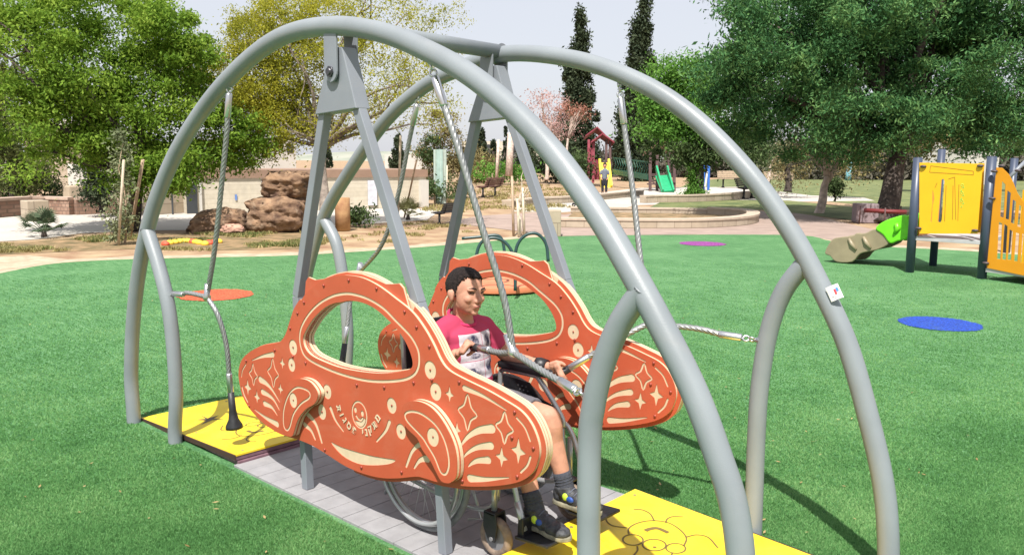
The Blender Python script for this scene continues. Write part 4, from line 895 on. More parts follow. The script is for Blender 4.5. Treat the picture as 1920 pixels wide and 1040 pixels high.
# smaller block to its left with a step
t = thing('stone_annex', DP(310, 400, 24.5), 'pale stone block building left of the low building, behind the green tree', 'building')
m_ = MB(); P0, P1 = DP(255, 400, 25.0), DP(350, 400, 24.0); wall_uv(m_, P0, P1, topz(300, 322, 24.5), 2.2); m_.build('wall', BLOCK, t)
m_ = MB(); wall_uv(m_, DP(323, 400, 23.2), DP(325.5, 400, 23.2), topz(323, 352, 23.2), 0.05); m_.build('pipe', DARKW, t)
# tall pale buildings seen through the left tree
def house(u0, u1, vt, dp, m, label, wins=(), h0=0.0, name='house', roof=None):
    a, b_ = DP(u0, 400, dp), DP(u1, 400, dp+1.5); zt = topz((u0+u1)/2, vt, dp)
    t = thing(name, ((a[0]+b_[0])/2, (a[1]+b_[1])/2, 0), label, 'building'); mm = MB(); wall_uv(mm, (a[0], a[1]), (b_[0], b_[1]), zt-h0, 4.0, h0); mm.build('wall', m, t)
    d = Vector((b_[0]-a[0], b_[1]-a[1], 0)).normalized(); n_ = Vector((-d.y, d.x, 0)); L_ = (Vector((b_[0], b_[1], 0))-Vector((a[0], a[1], 0))).length
    cs = Vector((CAM[0], CAM[1], 0))-Vector((a[0], a[1], 0)); sg = 1 if cs.dot(n_) > 0 else -1
    for (f0, z0, w_, h_) in wins:
        mm = MB(); p = Vector((a[0], a[1], 0))+d*(f0*L_)+n_*sg*2.01; wall_uv(mm, p, p+d*w_, h_, 0.06, z0); mm.build('window', DARKW, t)
    if roof: mm = MB(); wall_uv(mm, (a[0], a[1]), (b_[0], b_[1]), 0.25, 4.3, zt); mm.build('roof', roof, t)
    return t
house(95, 160, 236, 42, BLOCK, 'tall pale stone building seen through the gap left of the green tree', [(0.55, 1.6, 0.8, 0.9)], roof=WHITEW)
house(-60, 30, 255, 46, WHITEW, 'pale building glimpsed behind the dark bushes at the far left', [(0.4, 1.5, 1.2, 1.0)])
house(196, 262, 308, 33, WHITEW, 'low white building behind the climbing plant', [(0.2, 0.4, 0.5, 0.7), (0.6, 0.4, 0.4, 0.7)])
house(480, 536, 258, 62, WHITEW, 'distant white building above the low building and boulders', [(0.7, 1.9, 0.5, 0.6)], h0=-2, name='distant_house')
house(762, 792, 290, 60, WHITEW, 'small white hut with a dark window beyond the parapet end', [(0.4, 0.9, 0.5, 1.2)], name='distant_house')
house(868, 1010, 266, 120, CREAMW, 'long cream building far beyond the small cypresses', [(0.15, 2, 2, 1.5), (0.5, 2, 2, 1.5)], name='distant_house')
house(1760, 1815, 268, 60, WHITEW, 'white building glimpsed under the big tree right of its trunk', name='distant_house')
# rubble walls at the far left
def lowwall(name, px, h, thick, m, label, cap=None, cat='wall'):
    P = [G(*q) for q in px]; t = thing(name, P[0], label, cat); mm = MB()
    for i in range(len(P)-1): wall_uv(mm, P[i], P[i+1], h, thick)
    mm.build('wall', m, t)
    if cap:
        mm = MB()
        for i in range(len(P)-1): wall_uv(mm, P[i], P[i+1], 0.07, thick+0.06, h)
        mm.build('coping', cap, t)
    return t
lowwall('rubble_wall', [(-80, 413), (54, 402), (80, 401)], 0.42, 0.35, RUBBLE, 'low reddish rubble stone wall at the far left edge, before the pillar', cap=mat('stone_cap', (0.42, 0.31, 0.24), 0.9))
lowwall('rubble_wall', [(80, 400), (140, 402), (212, 399)], 0.40, 0.35, RUBBLE, 'low reddish rubble wall between the stone pillar and the climbing plant', cap=MATS['stone_cap'])
pl = DP(66, 398, 20.8); mm = MB(); mm.box((pl[0], pl[1], 0.24), (0.5, 0.5, 0.5)); tag(mm.build('stone_pillar', BLOCK, None, bevel=0.02), 'short pale stone pillar joining the two rubble walls', 'pillar')
pl = DP(142, 390, 24.5); mm = MB(); mm.box((pl[0], pl[1], 0.36), (0.5, 0.5, 0.75)); tag(mm.build('stone_pier', STONE, None, bevel=0.05), 'tan stone pier standing behind the low rubble wall', 'pier')

# boulders
def rock(px, dp, yd, label, seed, m, sq=3.2):
    c = DP(px[0], px[1], dp); s = dp/FPX; rx, rz, ry = px[2]*s, px[3]*s, yd; vs = []; bm = bmesh.new(); bmesh.ops.create_icosphere(bm, subdivisions=5, radius=1)
    for v in bm.verts:
        d = v.co.copy(); k = (abs(d.x)**sq+abs(d.y)**sq+abs(d.z)**sq)**(-1/sq); o = Vector((seed*7.3, seed*3.1, 0))
        f = 1+0.14*mnoise.noise(d*1.3+o)+0.10*mnoise.noise(d*3.1+o)-0.13*abs(mnoise.noise(d*2.3+o*2))+0.05*mnoise.noise(d*7+o)-0.07*abs(mnoise.noise(d*9+o))+0.035*mnoise.noise(d*19+o)+0.015*mnoise.noise(d*40)
        q = d*k*f; x, y, z = q.x*rx, q.y*ry, q.z*rz
        if len(px) > 4: z += px[4](q.x)*rz
        v.co = Vector(c)+Vector(RT)*x+Vector((FW[0], FW[1], 0)).normalized()*y+Vector((0, 0, 1))*z
    me = bpy.data.meshes.new('boulder'); bm.to_mesh(me); bm.free()
    for p in me.polygons: p.use_smooth = True
    return tag(link('boulder', me, m), label, 'boulder', 'boulders piled beside the low building')
ROCK = mat('brown_rock', (0.11, 0.055, 0.034), 0.95, 0.45, 4.5, bump=1.0, bscale=22, col2=(0.32, 0.20, 0.12), detail=12, wear=0.5, wcol=(0.40, 0.31, 0.22))
rock((540, 349, 46, 27), 18.6, 0.5, 'brown boulder lying on top of the biggest one', 1, ROCK, 4)
rock((521, 402, 57, 33), 18.3, 0.6, 'biggest brown boulder carrying another on top', 2, ROCK, 4)
rock((412, 420, 60, 30, lambda x: -0.35*x*x+0.12*x), 18.0, 0.55, 'low dark brown boulder with an undercut, leftmost of the pile', 3, ROCK, 3)
rock((437, 430, 22, 10), 17.5, 0.2, 'small pinkish stone in front of the boulder pile', 4, mat('pink_rock', (0.45, 0.26, 0.19), 0.9, 0.3, 4), 2.4)
rb = G(643, 432); mm = MB(); mm.cyl((rb[0], rb[1], 0), (rb[0], rb[1], 0.72), 0.165, n=24)
tag(mm.build('rusty_drum', mat('rust', (0.30, 0.12, 0.055), 0.85, 0.35, 3, bump=0.3, bscale=20, col2=(0.45, 0.28, 0.13)), None), 'rusty brown cylinder standing right of the boulders', 'drum')
# painted stones border
mm = MB()
for i in range(13):
    u = 312+i*8+random.uniform(-2, 2); v = 459-abs(math.sin(i*0.35))*5; p = G(u, v); col = 1 if i in (0, 6, 10, 11) else 0
    o = MB().ball((p[0], p[1], 0.02), (0.085+0.03*random.random(), 0.07, 0.055), 10, 6).build('painted_stone', mat('yellow_stone', (0.75, 0.50, 0.05), 0.7) if not col else mat('red_stone', (0.70, 0.10, 0.05), 0.7), None)
    tag(o, ('small yellow painted stone in the flower bed border left of the boulders' if not col else 'small red painted stone in the border left of the boulders'), 'stone', 'painted stones in the dry grass')

# circular planter walls and plaza edges
def arcwall(pts, h, th, label, name='planter_wall', m=BLOCK, cat='low wall'):
    P = smooth_path([tuple(G(*q)) for q in pts], 5); t = thing(name, P[0], label, cat)
    mm = MB(); cp = MB(); n = len(P)
    L0, R0 = [], []
    for i in range(n):
        d = P[min(i+1, n-1)]-P[max(i-1, 0)]; d = d/np.linalg.norm(d); nn_ = np.array([-d[1], d[0], 0])*th/2; L0.append(P[i]+nn_); R0.append(P[i]-nn_)
    for b_, z0, z1, e in ((mm, 0, h, 0), (cp, h, h+0.05, 0.02)):
        vs = []
        for i in range(n):
            nn_ = (L0[i]-R0[i])/th*e
            for q, z in ((L0[i]+nn_, z0), (L0[i]+nn_, z1), (R0[i]-nn_, z1), (R0[i]-nn_, z0)): vs.append((q[0], q[1], z))
        b_.add(vs, [(4*i+k, 4*i+(k+1) % 4, 4*i+4+(k+1) % 4, 4*i+4+k) for i in range(n-1) for k in range(4)]+[(0, 1, 2, 3), (4*n-1, 4*n-2, 4*n-3, 4*n-4)])
    mm.build('wall', m, t); cp.build('coping', mat('pale_coping', (0.44, 0.36, 0.28), 0.9, 0.1, 6), t); return t
arcwall([(1040, 425), (1120, 426), (1220, 427), (1320, 426), (1390, 421), (1412, 414), (1395, 406), (1330, 402)], 0.17, 0.30, 'curved pale stone wall of the round planter behind the turf')
arcwall([(1070, 398), (1150, 399), (1260, 400), (1330, 402)], 0.12, 0.25, 'rear stone kerb of the round planter, furthest from the turf')
arcwall([(1205, 380), (1235, 379), (1300, 378), (1370, 374), (1420, 368), (1440, 362)], 0.22, 0.3, 'low stone wall around the play area with the green slide')
arcwall([(950, 388), (1010, 382), (1080, 378), (1200, 366)], 0.18, 0.35, 'long pale kerb wall leading to the play area')
patch('planter_soil', [(1050, 424), (1380, 418), (1395, 408), (1330, 403), (1075, 399)], DRYG, 0.03)
bx = G(1036, 442); mm = MB(); mm.box((bx[0], bx[1], 0.27), (0.34, 0.34, 0.54), rz=0.7); tag(mm.build('stone_block', BLOCK, None, bevel=0.01), 'upright pale stone block at the near end of the round planter', 'stone block')
bx = G(1621, 417); mm = MB(); mm.box((bx[0], bx[1], 0.25), (0.55, 0.5, 0.5), rz=0.6); tag(mm.build('concrete_block', mat('mauve_concrete', (0.23, 0.18, 0.19), 0.9), None, bevel=0.02), 'dark mauve block left of the big tree trunk', 'block')

# ------------------------------------------------------------------ foliage
def leaves(P, S, nrm_up=0.4, asp=0.45):
    n = len(P); a = RNG.normal(size=(n, 3)); a[:, 2] += 0.0; a /= np.linalg.norm(a, axis=1)[:, None]
    b = RNG.normal(size=(n, 3)); b[:, 2] *= (1-nrm_up); b -= a*np.sum(a*b, 1)[:, None]; b /= np.linalg.norm(b, axis=1)[:, None]
    S = S[:, None]; V = np.zeros((n, 4, 3)); V[:, 0] = P-a*S*0.5; V[:, 1] = P+b*S*asp*0.5; V[:, 2] = P+a*S*0.5; V[:, 3] = P-b*S*asp*0.5
    return V.reshape(-1, 3), np.arange(4*n).reshape(n, 4)
def clumps(blobs, ncl, surf=0.65):
    w_ = np.array([b[1][0]*b[1][2] for b in blobs]); w_ = w_/w_.sum(); idx = RNG.choice(len(blobs), ncl, p=w_)
    d = RNG.normal(size=(ncl, 3)); d /= np.linalg.norm(d, axis=1)[:, None]; r = np.where(RNG.uniform(size=ncl) < surf, RNG.uniform(0.82, 1.06, ncl), RNG.uniform(0.2, 0.85, ncl))
    c = np.array([blobs[i][0] for i in idx]); rr = np.array([blobs[i][1] for i in idx])
    ex = RT; ey = np.array([FW[0], FW[1], 0])/math.hypot(FW[0], FW[1]); L_ = d*r[:, None]*rr
    return c+L_[:, :1]*ex+L_[:, 1:2]*ey+L_[:, 2:3]*np.array([0, 0, 1])
def crown(blobs, ncl, per, size, m, parent, rc=0.28, surf=0.65, name='crown', squash=0.7, asp=0.45, droop=0.0, nrm_up=0.4, zmin=0.05):
    cc_ = clumps(blobs, ncl, surf); n = ncl*per; rcs = rc*RNG.uniform(0.5, 1.5, ncl)
    P = np.repeat(cc_, per, 0); q = RNG.normal(size=(n, 3))*np.repeat(rcs, per)[:, None]*0.55; q[:, 2] *= squash; q[:, 2] -= droop*np.abs(RNG.normal(size=n))
    P = P+q; P = P[P[:, 2] > zmin]; S = size*RNG.uniform(0.6, 1.4, len(P)); V, F_ = leaves(P, S, nrm_up, asp)
    me = ptmesh(name, V, F_); o = link(name, me, m, parent); return cc_
def pblob(u, v, ru, rv, dp, dz=0.8, dd_=0.0):
    s = (dp+dd_)/FPX; return (DP(u, v, dp+dd_), (ru*s, ru*s*dz, rv*s))
def limb(b, p0, p1, r0, r1, seed, wob=0.12, n=7, droop=0.0):
    p0, p1 = Vector(p0), Vector(p1); L_ = (p1-p0).length; pts = []
    for i in range(n):
        t_ = i/(n-1); o = Vector((mnoise.noise(Vector((t_*2.5, seed, 0))), mnoise.noise(Vector((t_*2.5, seed, 5))), mnoise.noise(Vector((t_*2.5, seed, 9)))))*L_*wob*math.sin(math.pi*min(t_*1.0, 1))
        pts.append(p0.lerp(p1, t_)+o+Vector((0, 0, 1))*L_*0.10*math.sin(math.pi*t_)-Vector((0, 0, droop*t_*t_)))
    b.sweep(pts, [r0+(r1-r0)*i/(n-1) for i in range(n)], n=7); return pts
def tree(name, label, base, fork, r0, targets, m_bark, crownspecs, group=None, cat='tree', trunkpts=None, twigs=2, rl=0.35, tw=0.6, rt_=0.5):
    t = thing(name, base, label, cat, group); b = MB(); base, fork = Vector(base), Vector(fork)
    pts = trunkpts or [base-Vector((0, 0, 0.1)), base.lerp(fork, 0.3)+Vector((0.03, 0.02, 0)), base.lerp(fork, 0.7)-Vector((0.03, 0.0, 0)), fork]
    P = smooth_path([tuple(p) for p in pts], 5); n = len(P); b.sweep(P, [r0*(1.25 if i == 0 else 1-0.4*i/(n-1)) for i in range(n)], n=12)
    ccs = []
    for cs in crownspecs: ccs.append(crown(parent=t, **cs))
    allc = np.concatenate(ccs) if ccs else np.zeros((0, 3)); mains = []
    for i in range(targets):
        if not len(allc): break
        tg = allc[RNG.integers(len(allc))]; mains.append(limb(b, fork-Vector((0, 0, 0.15*random.random())), Vector(tg), r0*rt_, r0*0.08, i*3.7+base.x))
    for i in range(targets*twigs):
        if not mains: break
        mp = mains[i % len(mains)]; q = mp[random.randint(1, len(mp)-2)]; near_ = allc[np.argsort(np.linalg.norm(allc-np.array(q), axis=1))[:max(6, len(allc)//8)]]; tg = near_[RNG.integers(len(near_))]
        limb(b, q, Vector(tg), r0*0.22*tw, r0*0.04, i*1.3+9)
    b.build('trunk', m_bark, t); return t
BARK = mat('dark_bark', (0.045, 0.034, 0.03), 0.95, 0.4, 8, bump=0.8, bscale=30, col2=(0.09, 0.07, 0.058))
BARKG = mat('grey_bark', (0.19, 0.15, 0.13), 0.95, 0.4, 8, bump=0.8, bscale=30, col2=(0.30, 0.25, 0.21))
BARKP = mat('pale_bark', (0.50, 0.40, 0.34), 0.95, 0.3, 8, bump=0.8, bscale=30)
L_GREEN = leafmat('green_leaf', (0.065, 0.14, 0.018), (0.34, 0.46, 0.075), 0.45, (0.17, 0.29, 0.035))
L_YEL = leafmat('yellow_green_leaf', (0.17, 0.20, 0.028), (0.50, 0.46, 0.06), 0.48, (0.34, 0.34, 0.04))
L_BIG = leafmat('deep_green_leaf', (0.018, 0.062, 0.024), (0.19, 0.33, 0.11), 0.25, (0.055, 0.15, 0.05))
L_BRI = leafmat('bright_green_leaf', (0.055, 0.16, 0.025), (0.19, 0.37, 0.07), 0.35)
L_CYP = leafmat('cypress_leaf', (0.020, 0.035, 0.020), (0.075, 0.095, 0.050), 0.12)
L_DARK = leafmat('dark_shrub_leaf', (0.025, 0.055, 0.020), (0.11, 0.16, 0.06), 0.25)
L_OLV = leafmat('olive_leaf', (0.14, 0.13, 0.055), (0.32, 0.26, 0.12), 0.3)
L_PINK = leafmat('pink_blossom', (0.42, 0.24, 0.22), (0.62, 0.44, 0.40), 0.4)
L_RUST = leafmat('rusty_leaf', (0.36, 0.16, 0.11), (0.50, 0.27, 0.20), 0.4)
L_GRYG = leafmat('grey_green_leaf', (0.13, 0.17, 0.09), (0.30, 0.32, 0.18), 0.3)
# 1 big green tree on the left
bs = G(243, 432)
tree('broadleaf_tree', 'large fresh green broadleaf tree on the left behind the climbing plant', bs, DP(262, 330, 17.2), 0.17, 12, BARK,
     [dict(blobs=[pblob(185, 95, 190, 120, 17.2), pblob(70, 230, 110, 90, 17.2, dd_=-.5), pblob(300, 200, 120, 110, 17.2, dd_=.3), pblob(190, 230, 120, 80, 17.2), pblob(320, 60, 75, 85, 17.2), pblob(90, 70, 90, 75, 17.2), pblob(330, 320, 65, 42, 17.2), pblob(265, 325, 60, 50, 17.2), pblob(430, 262, 60, 48, 17.2, dd_=1.0)], ncl=270, per=400, size=0.085, m=L_GREEN, rc=0.36, surf=0.80, squash=0.6)], twigs=3)
tree('dark_tree', 'olive dark tree at the left edge above the rubble wall', DP(20, 395, 24.5), DP(30, 330, 24.5), 0.14, 6, BARK,
     [dict(blobs=[pblob(30, 290, 90, 72, 24.5), pblob(-20, 220, 60, 80, 24.5), pblob(-20, 110, 28, 90, 24.5)], ncl=150, per=120, size=0.12, m=leafmat('dark_olive_leaf', (0.07, 0.10, 0.035), (0.18, 0.20, 0.07), 0.25), rc=0.32)])  # dull olive leaf tones, varied at random
tree('conifer', 'dark bluish conifer hanging beside the pale building on the left', DP(190, 392, 22), DP(190, 330, 22), 0.08, 3, BARK,
     [dict(blobs=[pblob(190, 325, 38, 62, 22)], ncl=60, per=120, size=0.09, m=L_CYP, rc=0.25)])
tree('shrub', 'dark shrub growing behind the low rubble wall at left', DP(85, 398, 26), DP(85, 380, 26), 0.05, 3, BARK,
     [dict(blobs=[pblob(70, 335, 50, 40, 26), pblob(110, 362, 50, 18, 26), pblob(10, 345, 50, 34, 26)], ncl=80, per=110, size=0.09, m=L_DARK, rc=0.22)], cat='shrub')
# 2 yellow green tree
bs = G(607, 436)
ty = tree('yellow_tree', 'yellow green spreading tree with thin new leaves behind the boulders', bs, DP(604, 272, 18.8), 0.135, 16, BARKG,
     [dict(blobs=[pblob(470, 130, 125, 95, 18.8, dd_=.3), pblob(450, 250, 95, 60, 18.8), pblob(560, 60, 120, 75, 18.8), pblob(520, 210, 90, 60, 18.8)], ncl=230, per=310, size=0.060, m=L_YEL, rc=0.30, surf=0.6),
      dict(blobs=[pblob(700, 70, 130, 75, 18.8), pblob(650, 170, 160, 85, 18.8), pblob(760, 170, 105, 70, 18.8), pblob(680, 20, 120, 35, 18.8), pblob(600, 240, 90, 35, 18.8)], ncl=230, per=85, size=0.056, m=L_YEL, rc=0.27, surf=0.75),
      dict(blobs=[pblob(455, 25, 30, 45, 19), pblob(850, 25, 25, 25, 18.8), pblob(800, 130, 60, 55, 18.8), pblob(840, 80, 30, 30, 18.8)], ncl=50, per=60, size=0.05, m=L_YEL, rc=0.22)], twigs=5, tw=0.85, rt_=0.42)
# 3 big right tree
bs = G(1655, 418)
tree('broadleaf_tree', 'huge deep green tree on the right shading the yellow play tower', bs, DP(1692, 270, 22.6), 0.31, 12, BARK,
     [dict(blobs=[pblob(1430, 100, 130, 115, 22.6, dd_=-.8), pblob(1560, 60, 180, 120, 22.6, dd_=-1.2), pblob(1760, 60, 190, 140, 22.6, dd_=-1), pblob(1900, 90, 130, 140, 22.6), pblob(1500, 200, 130, 75, 22.6), pblob(1640, 215, 120, 75, 22.6, dd_=-1.6), pblob(1790, 200, 120, 85, 22.6, dd_=-.5), pblob(1420, 205, 80, 68, 22.6), pblob(1900, 230, 70, 45, 22.6), pblob(1560, 270, 90, 36, 22.6), pblob(1370, 50, 50, 60, 22.6), pblob(1840, 255, 60, 30, 22.6), pblob(1500, -60, 170, 90, 22.6), pblob(1750, -90, 230, 90, 22.6)], ncl=250, per=640, size=0.115, m=L_BIG, rc=0.50, surf=0.92, asp=0.32, squash=0.6), dict(blobs=[pblob(1430, 90, 110, 90, 23.6), pblob(1600, 60, 200, 110, 23.8), pblob(1800, 60, 200, 120, 23.8), pblob(1560, 200, 170, 60, 23.4), pblob(1790, 190, 110, 60, 23.4)], ncl=160, per=230, size=0.17, m=L_BIG, rc=0.6, surf=0.2, name='inner_crown')], twigs=2)
# 4 bright tree with ivy
bs = G(1303, 375)
tree('ivy_tree', 'bright green tree with an ivy covered trunk left of the play slide wall', bs, DP(1312, 250, 33.6), 0.32, 8, BARK,
     [dict(blobs=[pblob(1270, 165, 62, 50, 33.6), pblob(1330, 150, 50, 50, 33.6), pblob(1240, 225, 45, 40, 33.6), pblob(1300, 235, 65, 38, 33.6)], ncl=110, per=260, size=0.14, m=L_BRI, rc=0.55, squash=0.6),
      dict(blobs=[pblob(1300, 285, 95, 24, 33.9), pblob(1360, 280, 90, 28, 34)], ncl=90, per=100, size=0.16, m=L_DARK, rc=0.4),
      dict(blobs=[pblob(1303, 366, 17, 13, 33.3), pblob(1302, 330, 11, 22, 33.4)], ncl=40, per=90, size=0.10, m=L_BRI, rc=0.2, name='ivy')])
# 5 pale trunk trees
b5 = G(1534, 399); f5 = DP(1553, 330, 26.0)
tree('pale_tree', 'small tree with a pale forked trunk left of the big dark trunk', b5, f5, 0.15, 5, BARKP,
     [dict(blobs=[pblob(1590, 262, 60, 28, 26), pblob(1500, 255, 50, 25, 26)], ncl=50, per=60, size=0.10, m=L_GRYG, rc=0.4, droop=0.35)], twigs=3, rt_=0.6)
tree('thin_tree', 'thin grey leaning tree right of the wooden park bench', DP(1435, 350, 40), DP(1450, 300, 40), 0.10, 4, BARKP,
     [dict(blobs=[pblob(1450, 275, 60, 28, 40)], ncl=40, per=60, size=0.14, m=L_GRYG, rc=0.5, droop=0.5)])
tree('thin_tree', 'dark wispy tree with drooping twigs behind the second bench', DP(1477, 355, 36), DP(1478, 310, 36), 0.16, 4, BARK,
     [dict(blobs=[pblob(1480, 290, 45, 28, 36), pblob(1600, 280, 50, 26, 36)], ncl=60, per=60, size=0.12, m=L_OLV, rc=0.4, droop=0.6)])
tree('bush', 'round dark green bush behind the pale forked trunk', DP(1565, 372, 30), DP(1565, 365, 30), 0.04, 2, BARK, [dict(blobs=[pblob(1566, 352, 13, 18, 30)], ncl=22, per=110, size=0.08, m=L_DARK, rc=0.15)], cat='bush')
# cypresses
def cypress(u, vb, vt, hw, dp, label, n=90, per=130, size=0.2, lean=0.0):
    n = int(n*1.35); per = int(per*1.7)
    zb = topz(u, vb, dp); bl = []; k = 9
    for i in range(k):
        t_ = (i+0.5)/k; v = vb+(vt-vb)*t_; wd = hw*(1.0-t_)**0.72*(1 if t_ > 0.12 else 0.8)*(0.9+0.25*random.random()); bl.append(pblob(u+lean*t_+random.uniform(-.12, .12)*hw, v, max(wd, hw*0.08), abs(vb-vt)/k*0.75, dp))
    tree('cypress', label, DP(u, min(vb+4, 400), dp), DP(u+lean*0.5, (vb+vt)/2, dp), 0.006*dp*0.5, 0, BARK, [dict(blobs=bl, ncl=n, per=per, size=size, m=L_CYP, rc=hw*dp/FPX*0.17, surf=0.6, squash=1.6, zmin=-9)], cat='cypress', group='dark pointed cypresses')
cypress(1078, 335, 30, 46, 66, 'tall dark cypress behind the pink blossom tree', 170, 150, 0.26, lean=10)
cypress(1190, 340, 4, 52, 62, 'tallest dark cypress, between the red playhouse and the bright tree', 210, 150, 0.26, lean=18)
cypress(905, 312, 233, 15, 62, 'small cypress with a bushy base, left of two thin ones', 45, 90, 0.2)
cypress(926, 312, 252, 9, 64, 'thin cypress in the middle of the three small ones', 28, 80, 0.18)
cypress(948, 315, 233, 9, 58, 'thin tall cypress on the right of the three small ones', 32, 80, 0.18)
cypress(745, 320, 250, 17, 48, 'dark cypress beyond the parapet, seen between A frame and cable', 50, 90, 0.16)
cypress(613, 324, 270, 13, 44, 'small dark cypress directly behind the yellow tree trunk', 30, 80, 0.15)
cypress(985, 322, 262, 22, 60, 'wide shaggy cypress beside the right A frame leg', 50, 90, 0.2)
tree('blossom_tree', 'pale pink blossoming tree in front of the tall cypress', DP(1025, 335, 52), DP(1025, 270, 52), 0.13, 8, BARKP,
     [dict(blobs=[pblob(1022, 200, 38, 32, 52), pblob(1045, 240, 40, 28, 52)], ncl=60, per=32, size=0.15, m=L_PINK, rc=0.5)], twigs=3)
tree('rusty_tree', 'sparse rusty orange foliage in front of the tall cypress', DP(1060, 335, 51), DP(1065, 260, 51), 0.10, 6, BARKP,
     [dict(blobs=[pblob(1082, 208, 30, 12, 51), pblob(1056, 196, 9, 12, 51)], ncl=22, per=40, size=0.12, m=L_RUST, rc=0.45)], twigs=3)
tree('olive_tree', 'brownish olive tree behind the glass tree guard', DP(822, 378, 33), DP(826, 300, 33), 0.10, 8, BARKG,
     [dict(blobs=[pblob(830, 250, 34, 45, 33), pblob(815, 300, 34, 40, 33), pblob(862, 310, 22, 40, 33)], ncl=110, per=70, size=0.11, m=L_OLV, rc=0.32),
      dict(blobs=[pblob(806, 290, 22, 34, 32.5), pblob(840, 352, 36, 22, 32.5)], ncl=45, per=70, size=0.10, m=L_DARK, rc=0.28, name='foliage')], twigs=3)
for u, v, ru, rv, dp, mm_, lab in ((800, 355, 45, 18, 29, L_DARK, 'low dark shrubs behind the black park bench'), (1040, 300, 40, 42, 56, L_CYP, 'dark shrub mass between the cypress and the arch'),
        (1085, 315, 24, 22, 50, L_DARK, 'dark rounded bush left of the red playhouse'), (940, 322, 60, 14, 52, L_BRI, 'low bright green shrubs below the small cypresses'), (672, 405, 26, 10, 19.5, L_DARK, 'small dark weeds right of the rusty drum'),
        (895, 320, 22, 40, 55, L_OLV, 'pale brownish bush behind the grey A frame leg'), (1245, 268, 30, 26, 46, L_DARK, 'dark foliage above the second play tower'), (1745, 258, 50, 34, 44, L_OLV, 'dry twiggy bush left of the yellow tower top'),
        (1860, 262, 70, 30, 46, L_DARK, 'dark bush behind the yellow tower on the right')):
    tree('shrub', lab, DP(u, v+rv*0.9, dp), DP(u, v, dp), 0.03, 3, BARK, [dict(blobs=[pblob(u, v, ru, rv, dp)], ncl=max(14, int(ru*rv/28)), per=70, size=0.0035*dp+0.02, m=mm_, rc=0.010*dp, zmin=-2)], cat='shrub')
# far wood that closes the horizon
def farwood():
    pts = []
    for u0, u1, v0, v1, dp, n in ((1400, 2050, 262, 342, 75, 9000), (1100, 1420, 290, 345, 80, 4000), (-150, 110, 300, 372, 60, 4000), (200, 350, 280, 350, 70, 2500), (860, 1110, 285, 335, 95, 2500)):
        u = RNG.uniform(u0, u1, n); v = RNG.uniform(v0, v1, n); d = dp+RNG.uniform(-4, 6, n)
        top = v0+18*np.sin(u/37.0)+10*np.sin(u/11.3); k = v > top+0
        for a, b_, c in zip(u[k], v[k], d[k]): pts.append(DP(a, b_, c))
    P = np.array(pts); P[:, 2] = np.maximum(P[:, 2], 0.1); P = np.repeat(P, 3, 0)+RNG.normal(size=(len(P)*3, 3))*0.35; V, F_ = leaves(P, np.full(len(P), 0.55)*RNG.uniform(.6, 1.4, len(P)))
    o = link('far_wood', ptmesh('w', V, F_), leafmat('far_leaf', (0.05, 0.055, 0.04), (0.17, 0.15, 0.12), 0.2)); tag(o, 'distant mass of brownish trees and hedges closing the park', 'wood', kind='stuff')
farwood()
# dry grass tufts over the bare soil and dead leaves around the turf edge
def tufts(name, px_poly, n, hmin, hmax, m, label, clump=0.5):
    P0 = [G(*q)[:2] for q in px_poly]; x0, y0 = np.min(P0, 0); x1, y1 = np.max(P0, 0); X = []
    us = [q[0] for q in px_poly]; vs_ = [q[1] for q in px_poly]
    while len(X) < n:
        u = random.uniform(min(us), max(us)); v = random.uniform(min(vs_), max(vs_)); ins = False; j = len(px_poly)-1
        for i in range(len(px_poly)):
            if (px_poly[i][1] > v) != (px_poly[j][1] > v) and u < (px_poly[j][0]-px_poly[i][0])*(v-px_poly[i][1])/(px_poly[j][1]-px_poly[i][1])+px_poly[i][0]: ins = not ins
            j = i
        if not ins: continue
        p = G(u, v)
        if mnoise.noise(Vector((p[0]*0.9, p[1]*0.9, 0)))+0.5*mnoise.noise(Vector((p[0]*3, p[1]*3, 2))) < clump-0.5: continue
        for k in range(5): X.append((p[0]+random.gauss(0, .05), p[1]+random.gauss(0, .05)))
    P = np.array([(a, b_, 0.0) for a, b_ in X]); n = len(P); h = RNG.uniform(hmin, hmax, n); az = RNG.uniform(0, 6.28, n); la = RNG.uniform(0, 6.28, n); w_ = 0.006+0.0006*np.abs((P-CAM)@FW)
    V = np.zeros((n, 3, 3)); d_ = np.stack([np.cos(az)*w_, np.sin(az)*w_, 0*w_], 1); V[:, 0] = P+d_; V[:, 1] = P-d_; V[:, 2] = P+np.stack([np.cos(la)*h*.6, np.sin(la)*h*.6, h], 1)
    o = link(name, ptmesh('t', V.reshape(-1, 3), np.arange(3*n).reshape(n, 3)), m); tag(o, label, 'grass', kind='stuff')
L_DRY = leafmat('dry_blade', (0.22, 0.17, 0.07), (0.48, 0.38, 0.20), 0.3, (0.30, 0.27, 0.11)); L_WEED = leafmat('weed_blade', (0.07, 0.11, 0.03), (0.24, 0.27, 0.09), 0.3)
tufts('dry_grass', [(-40, 474), (0, 474), (240, 468), (400, 470), (560, 466), (760, 452), (860, 440), (940, 430), (800, 415), (640, 434), (430, 434), (200, 441), (60, 455), (-40, 462)], 9000, 0.02, 0.07, L_DRY, 'sparse dry straw coloured grass on the soil left of the turf', 0.72)
tufts('weeds', [(-40, 470), (240, 464), (560, 463), (620, 440), (430, 436), (200, 443), (60, 456)], 8000, 0.02, 0.06, L_WEED, 'patchy green weeds on the soil around the boulders', 0.82)
tufts('dry_weeds', [(850, 398), (1060, 396), (1120, 362), (1000, 345), (870, 355), (790, 395)], 6000, 0.04, 0.12, L_DRY, 'scattered dry weeds around the park benches in the middle', 0.55)
